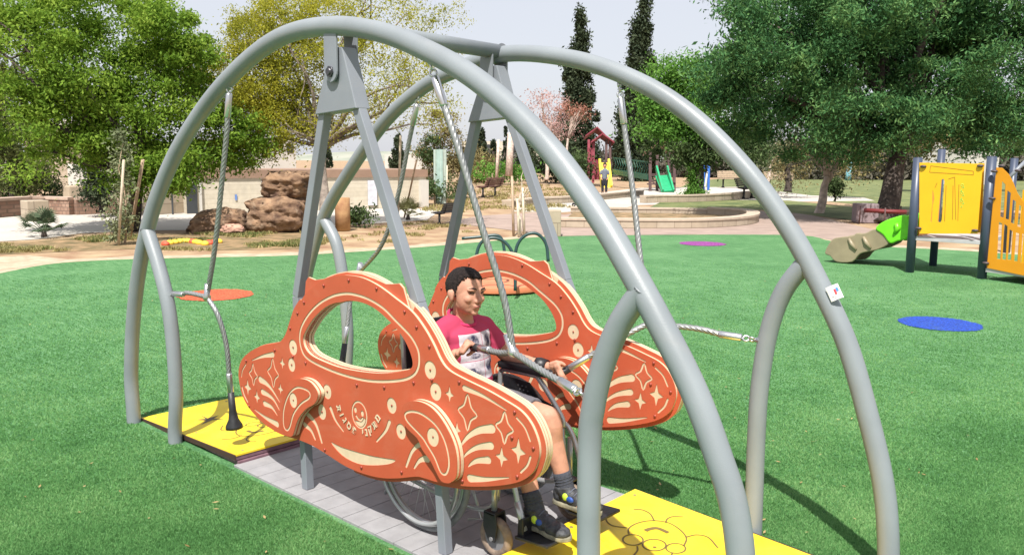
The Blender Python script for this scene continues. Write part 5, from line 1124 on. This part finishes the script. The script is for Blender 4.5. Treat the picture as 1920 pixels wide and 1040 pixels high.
# distant hills
def hills():
    vs = []; n = 60; us = np.linspace(-900, 2600, n); rows = []
    for j, (dp, vt) in enumerate(((330, 322), (430, 291), (560, 300))):
        for u in us: vv = vt+(6*math.sin(u/170)+3*math.sin(u/61) if j == 1 else 0); vs.append(DP(u, vv, dp))
    b = MB(); b.add(vs, [(j*n+i, j*n+i+1, (j+1)*n+i+1, (j+1)*n+i) for j in range(2) for i in range(n-1)], True)
    o = b.build('hills', mat('hazy_hillside', (0.25, 0.29, 0.22), 1.0, 0.25, 0.05, col2=(0.34, 0.34, 0.28)), None); o['kind'] = 'structure'  # pale grey-green: distance haze is mixed into the hill colour
hills()
# ------------------------------------------------------------------ climbing plant on stakes, palm, young trees
WOOD = mat('weathered_stake', (0.40, 0.29, 0.20), 0.9, 0.2, 10); PALEW = mat('pale_stake', (0.52, 0.44, 0.34), 0.9, 0.2, 10)
def stick(name, label, a, b_, r, m, cat='stake', group=None): return tag(MB().cyl(a, b_, r, r*0.9, n=8).build(name, m, None), label, cat, group)
stick('wooden_stake', 'leaning wooden stake right of the climbing plant', G(243, 447), DP(268, 300, 15.6), 0.035, WOOD)
stick('wooden_stake', 'thin upright stake with the climbing plant at left', G(222, 459), DP(232, 300, 14.6), 0.025, PALEW)
tree('climbing_plant', 'dry climbing shrub with pale leaves growing up its stakes', G(232, 455), DP(234, 400, 15.2), 0.025, 6, WOOD,
     [dict(blobs=[pblob(230, 400, 17, 52, 15.2), pblob(228, 300, 14, 60, 15.2), pblob(215, 425, 8, 30, 15.2)], ncl=60, per=32, size=0.075, m=L_GRYG, rc=0.14)], cat='plant', twigs=3)
def palm(base, label, nfr, L_, m, name='small_palm', up=1.0):
    t = thing(name, base, label, 'palm'); base = Vector(base)
    st_ = MB().cyl(base, base+Vector((0, 0, 0.12)), 0.06, 0.04).build('stem', BARK, t)
    b = MB()
    for i in range(nfr):
        a = i*2.4+random.random(); el = random.uniform(0.3, 1.35)*up; l = L_*random.uniform(0.7, 1.1); d = Vector((math.cos(a)*math.cos(el), math.sin(a)*math.cos(el), math.sin(el))); pts = []
        for j in range(6): tt_ = j/5; pts.append(base+Vector((0, 0, 0.08))+d*l*tt_*0.6-Vector((0, 0, 0.10*l*tt_*tt_)))
        b.sweep(pts, 0.008, n=4)
        c = pts[-1]; s_ = d.cross(Vector((0, 0, 1))).normalized(); u_ = s_.cross(d).normalized()
        for k in range(15):
            an = (k-7)/7*1.45; fd = (d*math.cos(an)+s_*math.sin(an)).normalized(); fl_ = l*0.55*(1-0.25*abs(an)); e = c+fd*fl_-Vector((0, 0, fl_*0.25)); wv_ = s_*0.014*math.cos(an)-d*0.014*math.sin(an)
            b.add([c-wv_*0.4, c+fd*fl_*0.5+wv_+u_*0.01, e, c+fd*fl_*0.5-wv_+u_*0.01], [(0, 1, 2, 3)])
    b.build('fronds', m, t)
palm(G(83, 444), 'small dark fan palm by the pale plaza at left', 14, 0.62, leafmat('palm_leaf', (0.03, 0.055, 0.03), (0.10, 0.14, 0.08), 0.2))
palm(G(765, 412), 'spiky yucca plant right of the low building, before the pale wall', 12, 0.65, leafmat('yucca_leaf', (0.13, 0.15, 0.06), (0.28, 0.27, 0.12), 0.2), up=1.05, name='yucca')
stick('wooden_stake', 'leaning thin wooden stake beside the yucca', G(758, 408), DP(781, 300, 20.5), 0.025, WOOD)
stick('wooden_stake', 'upright grey wooden stake in front of the dark cypress', G(746, 412), DP(751, 255, 20.2), 0.03, PALEW)
# glass tree guard
t = thing('tree_guard', DP(826, 385, 30), 'tall narrow greenish glazed tree guard with thin stakes', 'tree guard')
for u0, u1 in ((820, 831),):
    a, b_ = DP(u0, 385, 29.6), DP(u1, 385, 29.6); a[2] = b_[2] = 0; zt = topz(825, 281, 29.6); m_ = MB(); wall_uv(m_, a, b_, zt, 0.22); m_.build('pane', mat('greenish_glass', (0.33, 0.45, 0.41), 0.25, 0.1, 6), t)
    for p in (a, b_): MB().box((p[0], p[1], zt/2), (0.05, 0.28, zt+0.02)).build('frame', mat('pale_green_metal', (0.50, 0.60, 0.54), 0.5), t)
for u, v in ((815, 310), (838, 310)): MB().cyl(DP(u, 385, 29.4)*np.array([1, 1, 0]), DP(u, v, 29.4), 0.03, n=6).build('stake', PALEW, t)
# young staked tree in the middle
tree('bare_sapling', 'leafless young sapling tied between stakes behind the carousel', G(972, 442), DP(975, 380, 17.8), 0.035, 6, PALEW,
     [dict(blobs=[pblob(975, 340, 40, 50, 17.8)], ncl=24, per=4, size=0.05, m=L_OLV, rc=0.1)], cat='sapling', twigs=3)
for u, v0, v1, lab in ((963, 442, 330, 'reddish stake left of the bare sapling'), (983, 441, 352, 'pale stake right of the bare sapling'), (973, 444, 372, 'short middle stake touching the bare sapling')):
    stick('wooden_stake', lab, G(u, v0), DP(u-3, v1, depth(G(u, v0))), 0.028, WOOD if u == 963 else PALEW)
for u, v0, v1, lab in ((958, 330, 250, 'bare pale dead trunk between the small cypresses'), (935, 335, 262, 'pale stone coloured post left of the dead trunk')):
    dp = 50; stick('dead_trunk', lab, DP(u-4, v0, dp), DP(u, v1, dp), 0.22 if u == 958 else 0.1, BARKP, 'trunk')
# ------------------------------------------------------------------ benches
def bench(base, yaw, s, label, mseat, mleg, slats=5, pedestal=True):
    t = thing('park_bench', base, label, 'bench', 'park benches'); base = Vector(base); rz = Matrix.Rotation(yaw, 3, 'Z')
    def W(x, y, z): return base+rz @ Vector((x*s, y*s, z*s))
    b = MB()
    for i in range(slats): b.box(W(0, -0.2+0.4*i/(slats-1), 0.44+0.015*abs(i-2)), (1.6*s, 0.075*s, 0.035*s), rz=yaw)
    b.build('seat', mseat, t)
    b = MB()
    for i in range(slats-1): b.box(W(0, 0.245+0.035*i, 0.55+0.085*i), (1.6*s, 0.03*s, 0.075*s), rz=yaw)
    b.build('backrest', mseat, t)
    for x in (-0.55, 0.55):
        b = MB(); b.sweep([W(x, 0, 0.42), W(x, 0, 0.1), W(x, 0, 0.0)], [0.045*s, 0.04*s, 0.09*s], n=8); b.sweep([W(x, -0.24, 0.43), W(x, 0.0, 0.40), W(x, 0.24, 0.44), W(x, 0.36, 0.84)], 0.022*s, n=6); b.box(W(x, 0, 0.015), (0.1*s, 0.42*s, 0.03*s), rz=yaw); b.build('leg', mleg, t)
DKW = mat('black_slat', (0.03, 0.027, 0.03), 0.5); REDW = mat('reddish_slat', (0.16, 0.075, 0.06), 0.7); TANW = mat('tan_slat', (0.40, 0.31, 0.22), 0.7)
bench(G(838, 419), R(-75), 0.62, 'black slatted park bench nearest, behind the left of the far A frame', DKW, BLACK)
bench(G(917, 369), R(-75), 0.95, 'small reddish bench further away among the dry shrubs', REDW, BLACK)
bench(G(1376, 352), R(42), 1.15, 'pale wooden bench beyond the stone wall, under the trees', TANW, BLACK)
bench(G(1402, 372), R(100), 1.0, 'dark bench seen end on behind the far arch tube', DKW, BLACK)
bench(G(1462, 352), R(42), 1.1, 'pale wooden bench in the shade right of the far arch', TANW, BLACK)
# ------------------------------------------------------------------ carousel with dark green hoops
cc0 = G(935, 540); t = thing('carousel', cc0, 'round orange spinning platform with dark green hoop handles on the turf', 'carousel')
m_ = MB(); m_.cyl((cc0[0], cc0[1], 0.02), (cc0[0], cc0[1], 0.10), 0.62, n=48); m_.build('platform', mat('orange_deck', (0.62, 0.19, 0.09), 0.7, 0.2, 4), t, bevel=0.01)
HG = mat('dark_green_tube', (0.018, 0.05, 0.05), 0.35)
def hoop(p, t, r=0.019):
    dp = 9.6; MB().sweep(smooth_path([DP(u, v, dp+k) for u, v, k in p], 6), r, n=10).build('handle', HG, t)
hoop([(892, 505, 0), (893, 480, 0), (902, 455, 0), (922, 446, 0), (944, 452, 0), (960, 472, 0), (966, 500, 0), (966, 545, 0)], t)
hoop([(966, 545, 0.05), (966, 480, 0.05), (974, 452, 0.05), (992, 438, 0.05), (1010, 440, 0.05), (1024, 458, 0.05), (1028, 490, 0.05)], t)
hoop([(866, 447, 0.5), (900, 444, 0.5), (930, 441, 0.5), (942, 451, 0.5), (946, 480, 0.5), (942, 500, 0.5)], t)

# ------------------------------------------------------------------ far playground
MAR = mat('maroon_wood', (0.22, 0.035, 0.055), 0.6, 0.2, 3); BRW = mat('brown_wood', (0.085, 0.045, 0.045), 0.7, 0.2, 3); GRN = mat('green_plastic', (0.02, 0.32, 0.14), 0.4); YEL = mat('yellow_plastic', (0.78, 0.66, 0.06), 0.4); GRR = mat('green_rail', (0.015, 0.085, 0.055), 0.5); BLU = mat('blue_plastic', (0.03, 0.12, 0.42), 0.4)
def q3(u, v, dp): return Vector(DP(u, v, dp))
def bar(b, u0, v0, u1, v1, dp, w_, dd_=0.0): s = dp/FPX; b.beam(q3(u0, v0, dp+dd_), q3(u1, v1, dp+dd_), w_*s, w_*s, up=tuple(FW))
t = thing('play_tower', q3(1125, 345, 50), 'maroon playhouse tower with two gable roofs and a yellow slide', 'play tower')
for u in (1103, 1112, 1136, 1143):
    for d_ in (0, 1.3):
        b = MB(); bar(b, u, 343, u+1, 262, 50, 4.5, d_); b.build('post', MAR if u < 1130 else BRW, t)
for (u0, v0, um, vm, u1, v1, dp, mm_) in ((1098, 256, 1120, 240, 1136, 256, 50.8, MAR), (1108, 268, 1130, 252, 1152, 268, 49.6, MAR)):
    s = dp/FPX; b = MB()
    for (a, b1, c, d1) in ((u0, v0, um, vm), (um, vm, u1, v1)):
        p, q = q3(a, b1, dp), q3(c, d1, dp); ex = Vector(FW)*1.5; up_ = Vector((0, 0, 0.09)); b.add([p, q, q+ex, p+ex, p+up_, q+up_, q+ex+up_, p+ex+up_], [(0,1,2,3),(7,6,5,4),(0,4,5,1),(1,5,6,2),(2,6,7,3),(3,7,4,0)])
    b.build('roof', mm_, t)
b = MB(); b.box(q3(1124, 305, 50.6), (1.4, 1.3, 0.12), rz=YAW*-1); b.build('deck', BRW, t)
b = MB(); b.box(q3(1118, 318, 50.0), (0.5, 0.1, 1.2), rz=-YAW); b.box(q3(1108, 290, 50), (0.35, 0.1, 0.8), rz=-YAW); b.build('side_wall', MAR, t)
b = MB()
for u in (1124, 1141): b.beam(q3(u, 302, 49.4), q3(u+5, 352, 47.8), 0.12, 0.35, up=tuple(FW))
b.beam(q3(1133, 306, 49.4), q3(1138, 354, 47.8), 0.5, 0.06, up=tuple(FW)); b.build('slide', YEL, t)
t2 = thing('play_tower', q3(1236, 358, 43), 'brown play tower with pitched roofs and a green slide', 'play tower')
for u in (1219, 1232, 1254, 1264):
    b = MB(); bar(b, u, 358, u, 284, 43, 5); b.build('post', BRW, t2)
for (p, q, nm) in (((1213, 286), (1233, 271), 'roof'), ((1246, 271), (1264, 286), 'roof')):
    a, c = q3(*p, 43), q3(*q, 43); ex = Vector(FW)*1.3; u_ = Vector((0, 0, 0.16)); b = MB(); b.add([a, c, c+ex, a+ex, a+u_, c+u_, c+ex+u_, a+ex+u_], [(0,1,2,3),(7,6,5,4),(0,4,5,1),(1,5,6,2),(2,6,7,3),(3,7,4,0)]); b.build(nm, mat('tan_roof', (0.33, 0.19, 0.15), 0.8), t2)
b = MB(); b.box(q3(1240, 328, 43.6), (1.4, 1.0, 0.12), rz=-YAW); b.box(q3(1226, 345, 43), (0.4, 0.05, 0.06), rz=-YAW); b.build('deck', BRW, t2)
b = MB(); bar(b, 1219, 336, 1240, 356, 43, 3); bar(b, 1213, 345, 1240, 345, 43, 2.5); b.build('brace', BRW, t2)
b = MB(); b.beam(q3(1240, 330, 42.6), q3(1252, 359, 41.2), 0.62, 0.08, up=tuple(FW))
for u in (1231, 1251): b.beam(q3(u, 314, 42.6), q3(u+12, 359, 41.1), 0.08, 0.24, up=tuple(FW))
b.build('slide', GRN, t2)
t3 = thing('rope_bridge', q3(1180, 322, 46), 'green railed bridge linking the maroon and the brown play towers', 'bridge')
for (u0, v0, u1, v1, w_) in ((1150, 322, 1216, 332, 3.0), (1150, 296, 1216, 304, 1.6)):
    b = MB()
    p, q = q3(u0, v0, 48.5), q3(u1, v1, 43.5); b.beam(p, q, 0.06 if w_ < 2 else 0.12, 0.06 if w_ < 2 else 0.28, up=(0, 0, 1)); b.build('deck' if w_ > 2 else 'rail', GRR, t3)
for i in range(15):
    f_ = i/14; b = MB(); p = q3(1151+64*f_, 296+8*f_, 48.5-5*f_); q = q3(1151+64*f_, 320+10*f_, 48.5-5*f_); b.sweep([p, (p+q)/2+Vector(RT)*0.12, q], 0.025, n=5); b.build('baluster', GRR, t3)
t4 = thing('climber', q3(1325, 356, 40), 'blue climbing post beside the ivy covered trunk', 'climber')
for u in (1319, 1328): 
    b = MB(); bar(b, u, 357, u+1, 300, 40, 4.2, 0.0 if u == 1319 else 1.0); b.build('post', BLU, t4)
b = MB(); bar(b, 1322, 350, 1326, 322, 39.8, 3); b.build('panel', WHITEW, t4)
b = MB(); bar(b, 1262, 298, 1318, 302, 42, 2.0); b.build('beam', BRW, t4)
# blue water post far right
b = MB(); b.sweep([q3(1590, 338, 48), q3(1592, 312, 48)], [0.18, 0.16], n=8); b.ball(q3(1593, 308, 48), 0.2); bar(b, 1590, 318, 1600, 314, 48, 2.5); tag(b.build('water_post', mat('pale_blue_plastic', (0.18, 0.42, 0.50), 0.5), None), 'small light blue post far behind the pale forked tree', 'post')
# ball game debris / kick scooter by the path
b = MB(); p = G(1088, 388); t = thing('kick_scooter', p, 'small dark kick scooter lying on the path behind the near arch tube', 'scooter')
b.box((p[0], p[1], 0.09), (0.5, 0.12, 0.04), rz=0.5); b.build('deck', BLACK, t); MB().cyl((p[0]+.2, p[1]+.1, 0.1), (p[0]+.15, p[1]+.1, 0.62), 0.02).build('handlebar', BLACK, t)
for s_ in (-0.2, 0.22): MB().torus((p[0]+s_, p[1]+s_*0.5, 0.07), (0.5, -1, 0), 0.05, 0.02, 16, 6).build('wheel', BLACK, t)
# standing child
def child():
    ft = G(1133, 363); s = depth(ft)/FPX*57/1.32; base = Vector(ft); rz = Matrix.Rotation(R(35), 3, 'Z')
    def W(x, y, z): return base+rz @ Vector((x*s, y*s, z*s))
    t = thing('person', base, 'child in a grey T-shirt and dark trousers standing before the yellow slide', 'person')
    b = MB(); r = lambda k: k*s
    cap_chain(b, [(W(0, 0, 1.22), r(0.085)), (W(0, 0, 1.17), r(0.075))]); cap_chain(b, [(W(0, 0, 1.10), r(0.04)), (W(0, 0, 1.02), r(0.06))]); cap_chain(b, [(W(0, 0, 0.98), r(0.09)), (W(0, 0, 0.66), r(0.09))])
    b.ball(W(0, -0.085, 1.185), r(0.016)); 
    for k in (-1, 1):
        b.ball(W(k*0.085, 0, 1.18), r(0.02)); cap_chain(b, [(W(k*0.14, 0, 0.98), r(0.042)), (W(k*0.19, 0, 0.78), r(0.034)), (W(k*0.13, -0.16, 0.64), r(0.025)), (W(k*0.10, -0.22, 0.61), r(0.028))])
        cap_chain(b, [(W(k*0.07, 0, 0.64), r(0.075)), (W(k*0.08, -0.02, 0.36), r(0.052)), (W(k*0.08, 0, 0.06), r(0.035)), (W(k*0.08, -0.1, 0.04), r(0.035))])
    remesh(b, 'body', SKIN, t, 0.016*s, 1)
    b = MB(); b.ball(W(0, 0.015, 1.245), (r(0.095), r(0.095), r(0.085))); b.build('hair', MATS['dark_hair'], t)
    b = MB(); cap_chain(b, [(W(0, 0, 0.97), r(0.125)), (W(0, 0, 0.68), r(0.12))]); 
    for k in (-1, 1): b.sweep([W(k*0.12, 0, 0.99), W(k*0.18, 0, 0.84)], [r(0.06), r(0.058)], n=10)
    remesh(b, 'tshirt', mat('grey_blue_shirt', (0.14, 0.16, 0.20), 0.9), t, 0.018*s, 2)
    b = MB()
    for k in (-1, 1): cap_chain(b, [(W(k*0.065, 0, 0.62), r(0.095)), (W(k*0.08, -0.02, 0.36), r(0.066)), (W(k*0.08, 0, 0.1), r(0.052))])
    remesh(b, 'trousers', mat('dark_trousers', (0.02, 0.022, 0.03), 0.9), t, 0.018*s, 1)
    for k in (-1, 1): MB().ball(W(k*0.08, -0.07, 0.035), (r(0.05), r(0.1), r(0.045))).build('shoe', BLACK, t)
child()

# ------------------------------------------------------------------ yellow play structure on the right
NAVY = mat('navy_post', (0.050, 0.065, 0.105), 0.4, 0.08, 5); YP = mat('yellow_panel', (0.76, 0.42, 0.012), 0.4, 0.04, 3); OP = mat('orange_yellow_panel', (0.72, 0.29, 0.010), 0.4, 0.04, 3)
DKG = mat('deck_grey', (0.40, 0.39, 0.40), 0.7, 0.1, 6); LIME = mat('lime_plastic', (0.15, 0.62, 0.02), 0.35); TAN = mat('tan_plastic', (0.27, 0.225, 0.145), 0.45, 0.12, 5); CLMP = mat('dark_clamp', (0.06, 0.045, 0.05), 0.5)
pt = thing('play_tower', (-0.4, 10.8, 0), 'yellow play tower with navy posts, grey deck and panels at the right edge', 'play tower')
def P10(u, v, y=10.2): return Vector(PY(u, v, y))
posts = [((-0.93, 10.19), topz(1718, 296, depth((-0.93, 10.19, 0))), 0.062), ((0.01, 10.21), topz(1857, 294, depth((0.01, 10.21, 0.0))), 0.062)]
bp3 = G(1749, 498); posts += [((bp3[0], bp3[1]), 1.78, 0.055)]
bp4 = DP(1893, 400, 14.9); posts += [((bp4[0], bp4[1]), topz(1894, 297, 14.9), 0.062)]
bp5 = DP(1968, 540, 11.6); posts += [((bp5[0], bp5[1]), 1.8, 0.062)]
for (x, y), h, r in posts: MB().cyl((x, y, 0), (x, y, h), r, n=24).cyl((x, y, h), (x, y, h+0.006), r*0.9, n=24).build('post', NAVY, pt)
zd = P10(1770, 447, 10.12).z
# deck
b = MB(); b.box((-0.46, 10.72, zd-0.03), (0.90, 1.10, 0.055)); b.build('deck', DKG, pt, bevel=0.004)
# main yellow panel with slots
def xz(px, y): return [(p.x, p.z) for p in (P10(q[0], q[1], y) for q in px)]
ypan = xz([(1724, 305), (1843, 307), (1833, 438), (1724, 438)], 10.14)
slot1 = xz([(1765, 338), (1769, 335), (1771, 340), (1766, 412), (1764, 417), (1758, 416)], 10.14)
slot2 = [tuple(p) for p in smooth_closed(xz([(1749, 356), (1752, 372), (1749, 385), (1747, 415), (1745, 414), (1748, 385), (1748, 370)], 10.14), 2)]
fill2d([ypan, slot1, slot2], 0.015, lambda x, z, t_: (x, 10.14+t_, z), [YP], 'yellow_panel', pt, bevel=0.002)
ln = MB()
def pline(px, y, w_=0.006, m=None):
    p = [P10(q[0], q[1], y) for q in px]
    for i in range(len(p)-1): ln.beam(p[i], p[i+1], w_, 0.002, up=(0, 1, 0))
for L__ in ([(1745, 311), (1825, 321), (1825, 328), (1743, 323), (1745, 311)], [(1774, 348), (1771, 415)], [(1778, 336), (1790, 332), (1792, 412)], [(1787, 348), (1786, 412)], [(1798, 346), (1797, 380), (1796, 414)], [(1753, 352), (1757, 343)]): pline(L__, 10.131)
ln.build('groove_line', mat('brown_groove', (0.25, 0.12, 0.01), 0.7), pt)
sg = MB(); GP = mat('green_letters', (0.30, 0.60, 0.08), 0.5)
for i, (u, v) in enumerate([(1804+1.5*math.sin(i*2.0), 347+5*i) for i in range(9)]):
    p = P10(u, v, 10.131); 
    if i % 3 == 0: sg.torus(p, (0, 1, 0), 0.016, 0.004, 12, 4)
    elif i % 3 == 1: sg.box(p, (0.035, 0.003, 0.008)); sg.box(p+Vector((0.01, 0, 0.012)), (0.008, 0.003, 0.025))
    else: sg.box(p, (0.008, 0.003, 0.034)); sg.box(p+Vector((-0.01, 0, -0.01)), (0.025, 0.003, 0.008))
sg.build('green_lettering', GP, pt)
# clamps
for u, v, y in ((1731, 312, 10.12), (1838, 311, 10.12), (1722, 428, 10.12), (1828, 432, 10.12), (1864, 321, 10.1), (1860, 372, 10.1), (1848, 493, 10.1), (1878, 311, 10.3), (1909, 320, 10.3)):
    p = P10(u, v, y); MB().ball(p, (0.045, 0.03, 0.02), 12, 8).build('clamp', CLMP, pt)
# side yellow/orange strips behind the first post and inner door with letters
ins = xz([(1836, 306), (1846, 306), (1840, 436), (1830, 436)], 10.35); b = MB(); b.prism(ins, 10.34, 10.355); b.build('yellow_panel', YP, pt)
b = MB(); b.prism([(p[0], p[1]) for p in [(10.3, zd), (11.2, zd), (11.2, zd+0.95), (10.3, zd+0.95)]], -0.89, -0.875, plane='yz'); b.build('side_panel', OP, pt)
# sloping orange panel towards the camera on the right, with lower deck
e0 = Vector((0.06, 10.14)); dirr = Vector((1.0, -0.42)).normalized(); y_n = Vector((0, 0))
def onp(u, v):
    r_ = ray(u, v); M_ = np.array([[r_[0], -dirr.x], [r_[1], -dirr.y]]); s_ = np.linalg.solve(M_, np.array([e0.x-CAM[0], e0.y-CAM[1]])); p = CAM+r_*s_[0]; return (s_[1], p[2])
opx = [(1868, 314), (1880, 315), (1892, 327), (1900, 342), (1908, 362), (1922, 382), (1945, 395), (1975, 398), (1975, 528), (1850, 502)]
ops = [onp(*q) for q in opx]
def slotp(u0, u1, v0, v1, v2, v3): return [onp(u0, v0), onp(u1, v1), onp(u1-3.5, v2), onp(u0-3.5, v3)]
slots = [slotp(1879, 1885, 340, 346, 408, 406), slotp(1889, 1895, 357, 362, 412, 410), slotp(1899, 1905, 374, 378, 420, 417), slotp(1911, 1917, 384, 388, 426, 424),
         slotp(1873, 1879, 416, 419, 486, 485), slotp(1883, 1889, 420, 424, 487, 486), slotp(1893, 1899, 430, 434, 487, 487), slotp(1905, 1911, 436, 438, 490, 489), slotp(1917, 1923, 438, 440, 492, 492)]
fill2d([ops]+slots, 0.015, lambda x, z, t_: (e0.x+dirr.x*x+dirr.y*t_*-1*-1, e0.y+dirr.y*x+t_, z), [OP], 'arched_panel', pt, bevel=0.002)
d0, d1 = onp(1846, 506), onp(1975, 536)
b = MB(); c_ = e0+dirr*(d1[0]/2)+Vector((0.18, 0.42)); b.box((c_.x, c_.y, d0[1]-0.0), (d1[0], 0.9, 0.05), rz=math.atan2(dirr.y, dirr.x)); b.build('lower_deck', DKG, pt)
b = MB()
for k in range(7): b.box((0.35+0.16*k, 11.0-0.02*k, 0.55), (0.075, 0.02, 1.0), rz=-0.3)
b.box((0.9, 11.15, 0.95), (1.5, 0.03, 0.5), rz=-0.3); b.build('rear_railing', YP, pt)
b = MB(); b.cyl(DP(1890, 335, 13.9), DP(1925, 300, 13.9), 0.03); b.build('grey_rail', GREYF, pt)
# slide with chunky sides
st = thing('slide', (-1.7, 10.8, 0), 'lime green and tan moulded slide leaving the yellow play tower', 'slide')
def slab(px, y0, y1, m, nm, floor=None):
    pol = xz(px, y0); b = MB(); b.prism([tuple(p) for p in smooth_closed(pol, 3)], y0, y0+0.07); b.prism([tuple(p) for p in smooth_closed(pol, 3)], y1-0.07, y1); 
    if floor: 
        for i in range(len(floor)-1): a, c = P10(floor[i][0], floor[i][1], y0), P10(floor[i+1][0], floor[i+1][1], y0); b.beam((a.x, (y0+y1)/2, a.z), (c.x, (y0+y1)/2, c.z), 0.04, y1-y0-0.12, up=(0, 1, 0))
    b.build(nm, m, st, bevel=0.02)
tanp = [(1546, 474), (1558, 451), (1571, 445), (1598, 442), (1606, 437), (1622, 437), (1641, 429), (1655, 438), (1667, 455), (1648, 467), (1632, 471), (1612, 476), (1597, 491), (1568, 491), (1556, 480)]
grnp = [(1641, 429), (1653, 417), (1675, 408), (1703, 405), (1703, 444), (1682, 452), (1668, 456), (1655, 440)]
slab(tanp, 10.5, 11.15, TAN, 'chute', [(1550, 476), (1580, 472), (1620, 462), (1660, 446)])
slab(grnp, 10.48, 11.17, LIME, 'slide_top', [(1655, 448), (1675, 436), (1703, 428)])
b = MB()
for u, v in ((1597, 458), (1624, 455)):
    p = P10(u, v, 10.49); b.sweep([p+Vector((-0.05, 0, 0.09)), p, p+Vector((0.07, 0, -0.08))], [0.02, 0.035, 0.02], n=8)
b.build('moulded_rib', TAN, st)
p = P10(1677, 427, 10.47); MB().sweep([p+Vector((0.02, 0, 0.07)), p+Vector((0.05, 0, 0)), p+Vector((0.0, 0, -0.09))], [0.03, 0.045, 0.02], n=8).build('moulded_knob', LIME, st)
# red barrier netting round the big trunk
nb = thing('barrier_tape', G(1655, 418), 'red and white barrier tape around the foot of the big tree', 'barrier'); 
c = G(1658, 420); 
for k, z in enumerate((0.33,)): MB().torus((c[0], c[1], z), (0, 0.05, 1), 0.50+0.02*k, 0.012, 28, 4, sc=4.5).build('tape', mat('red_tape', (0.15, 0.02, 0.022), 0.6), nb)
for k in range(5): a = k*1.26; MB().cyl((c[0]+.62*math.cos(a), c[1]+.62*math.sin(a), 0), (c[0]+.62*math.cos(a), c[1]+.62*math.sin(a), 0.45), 0.02, n=6).build('peg', BRW, nb)
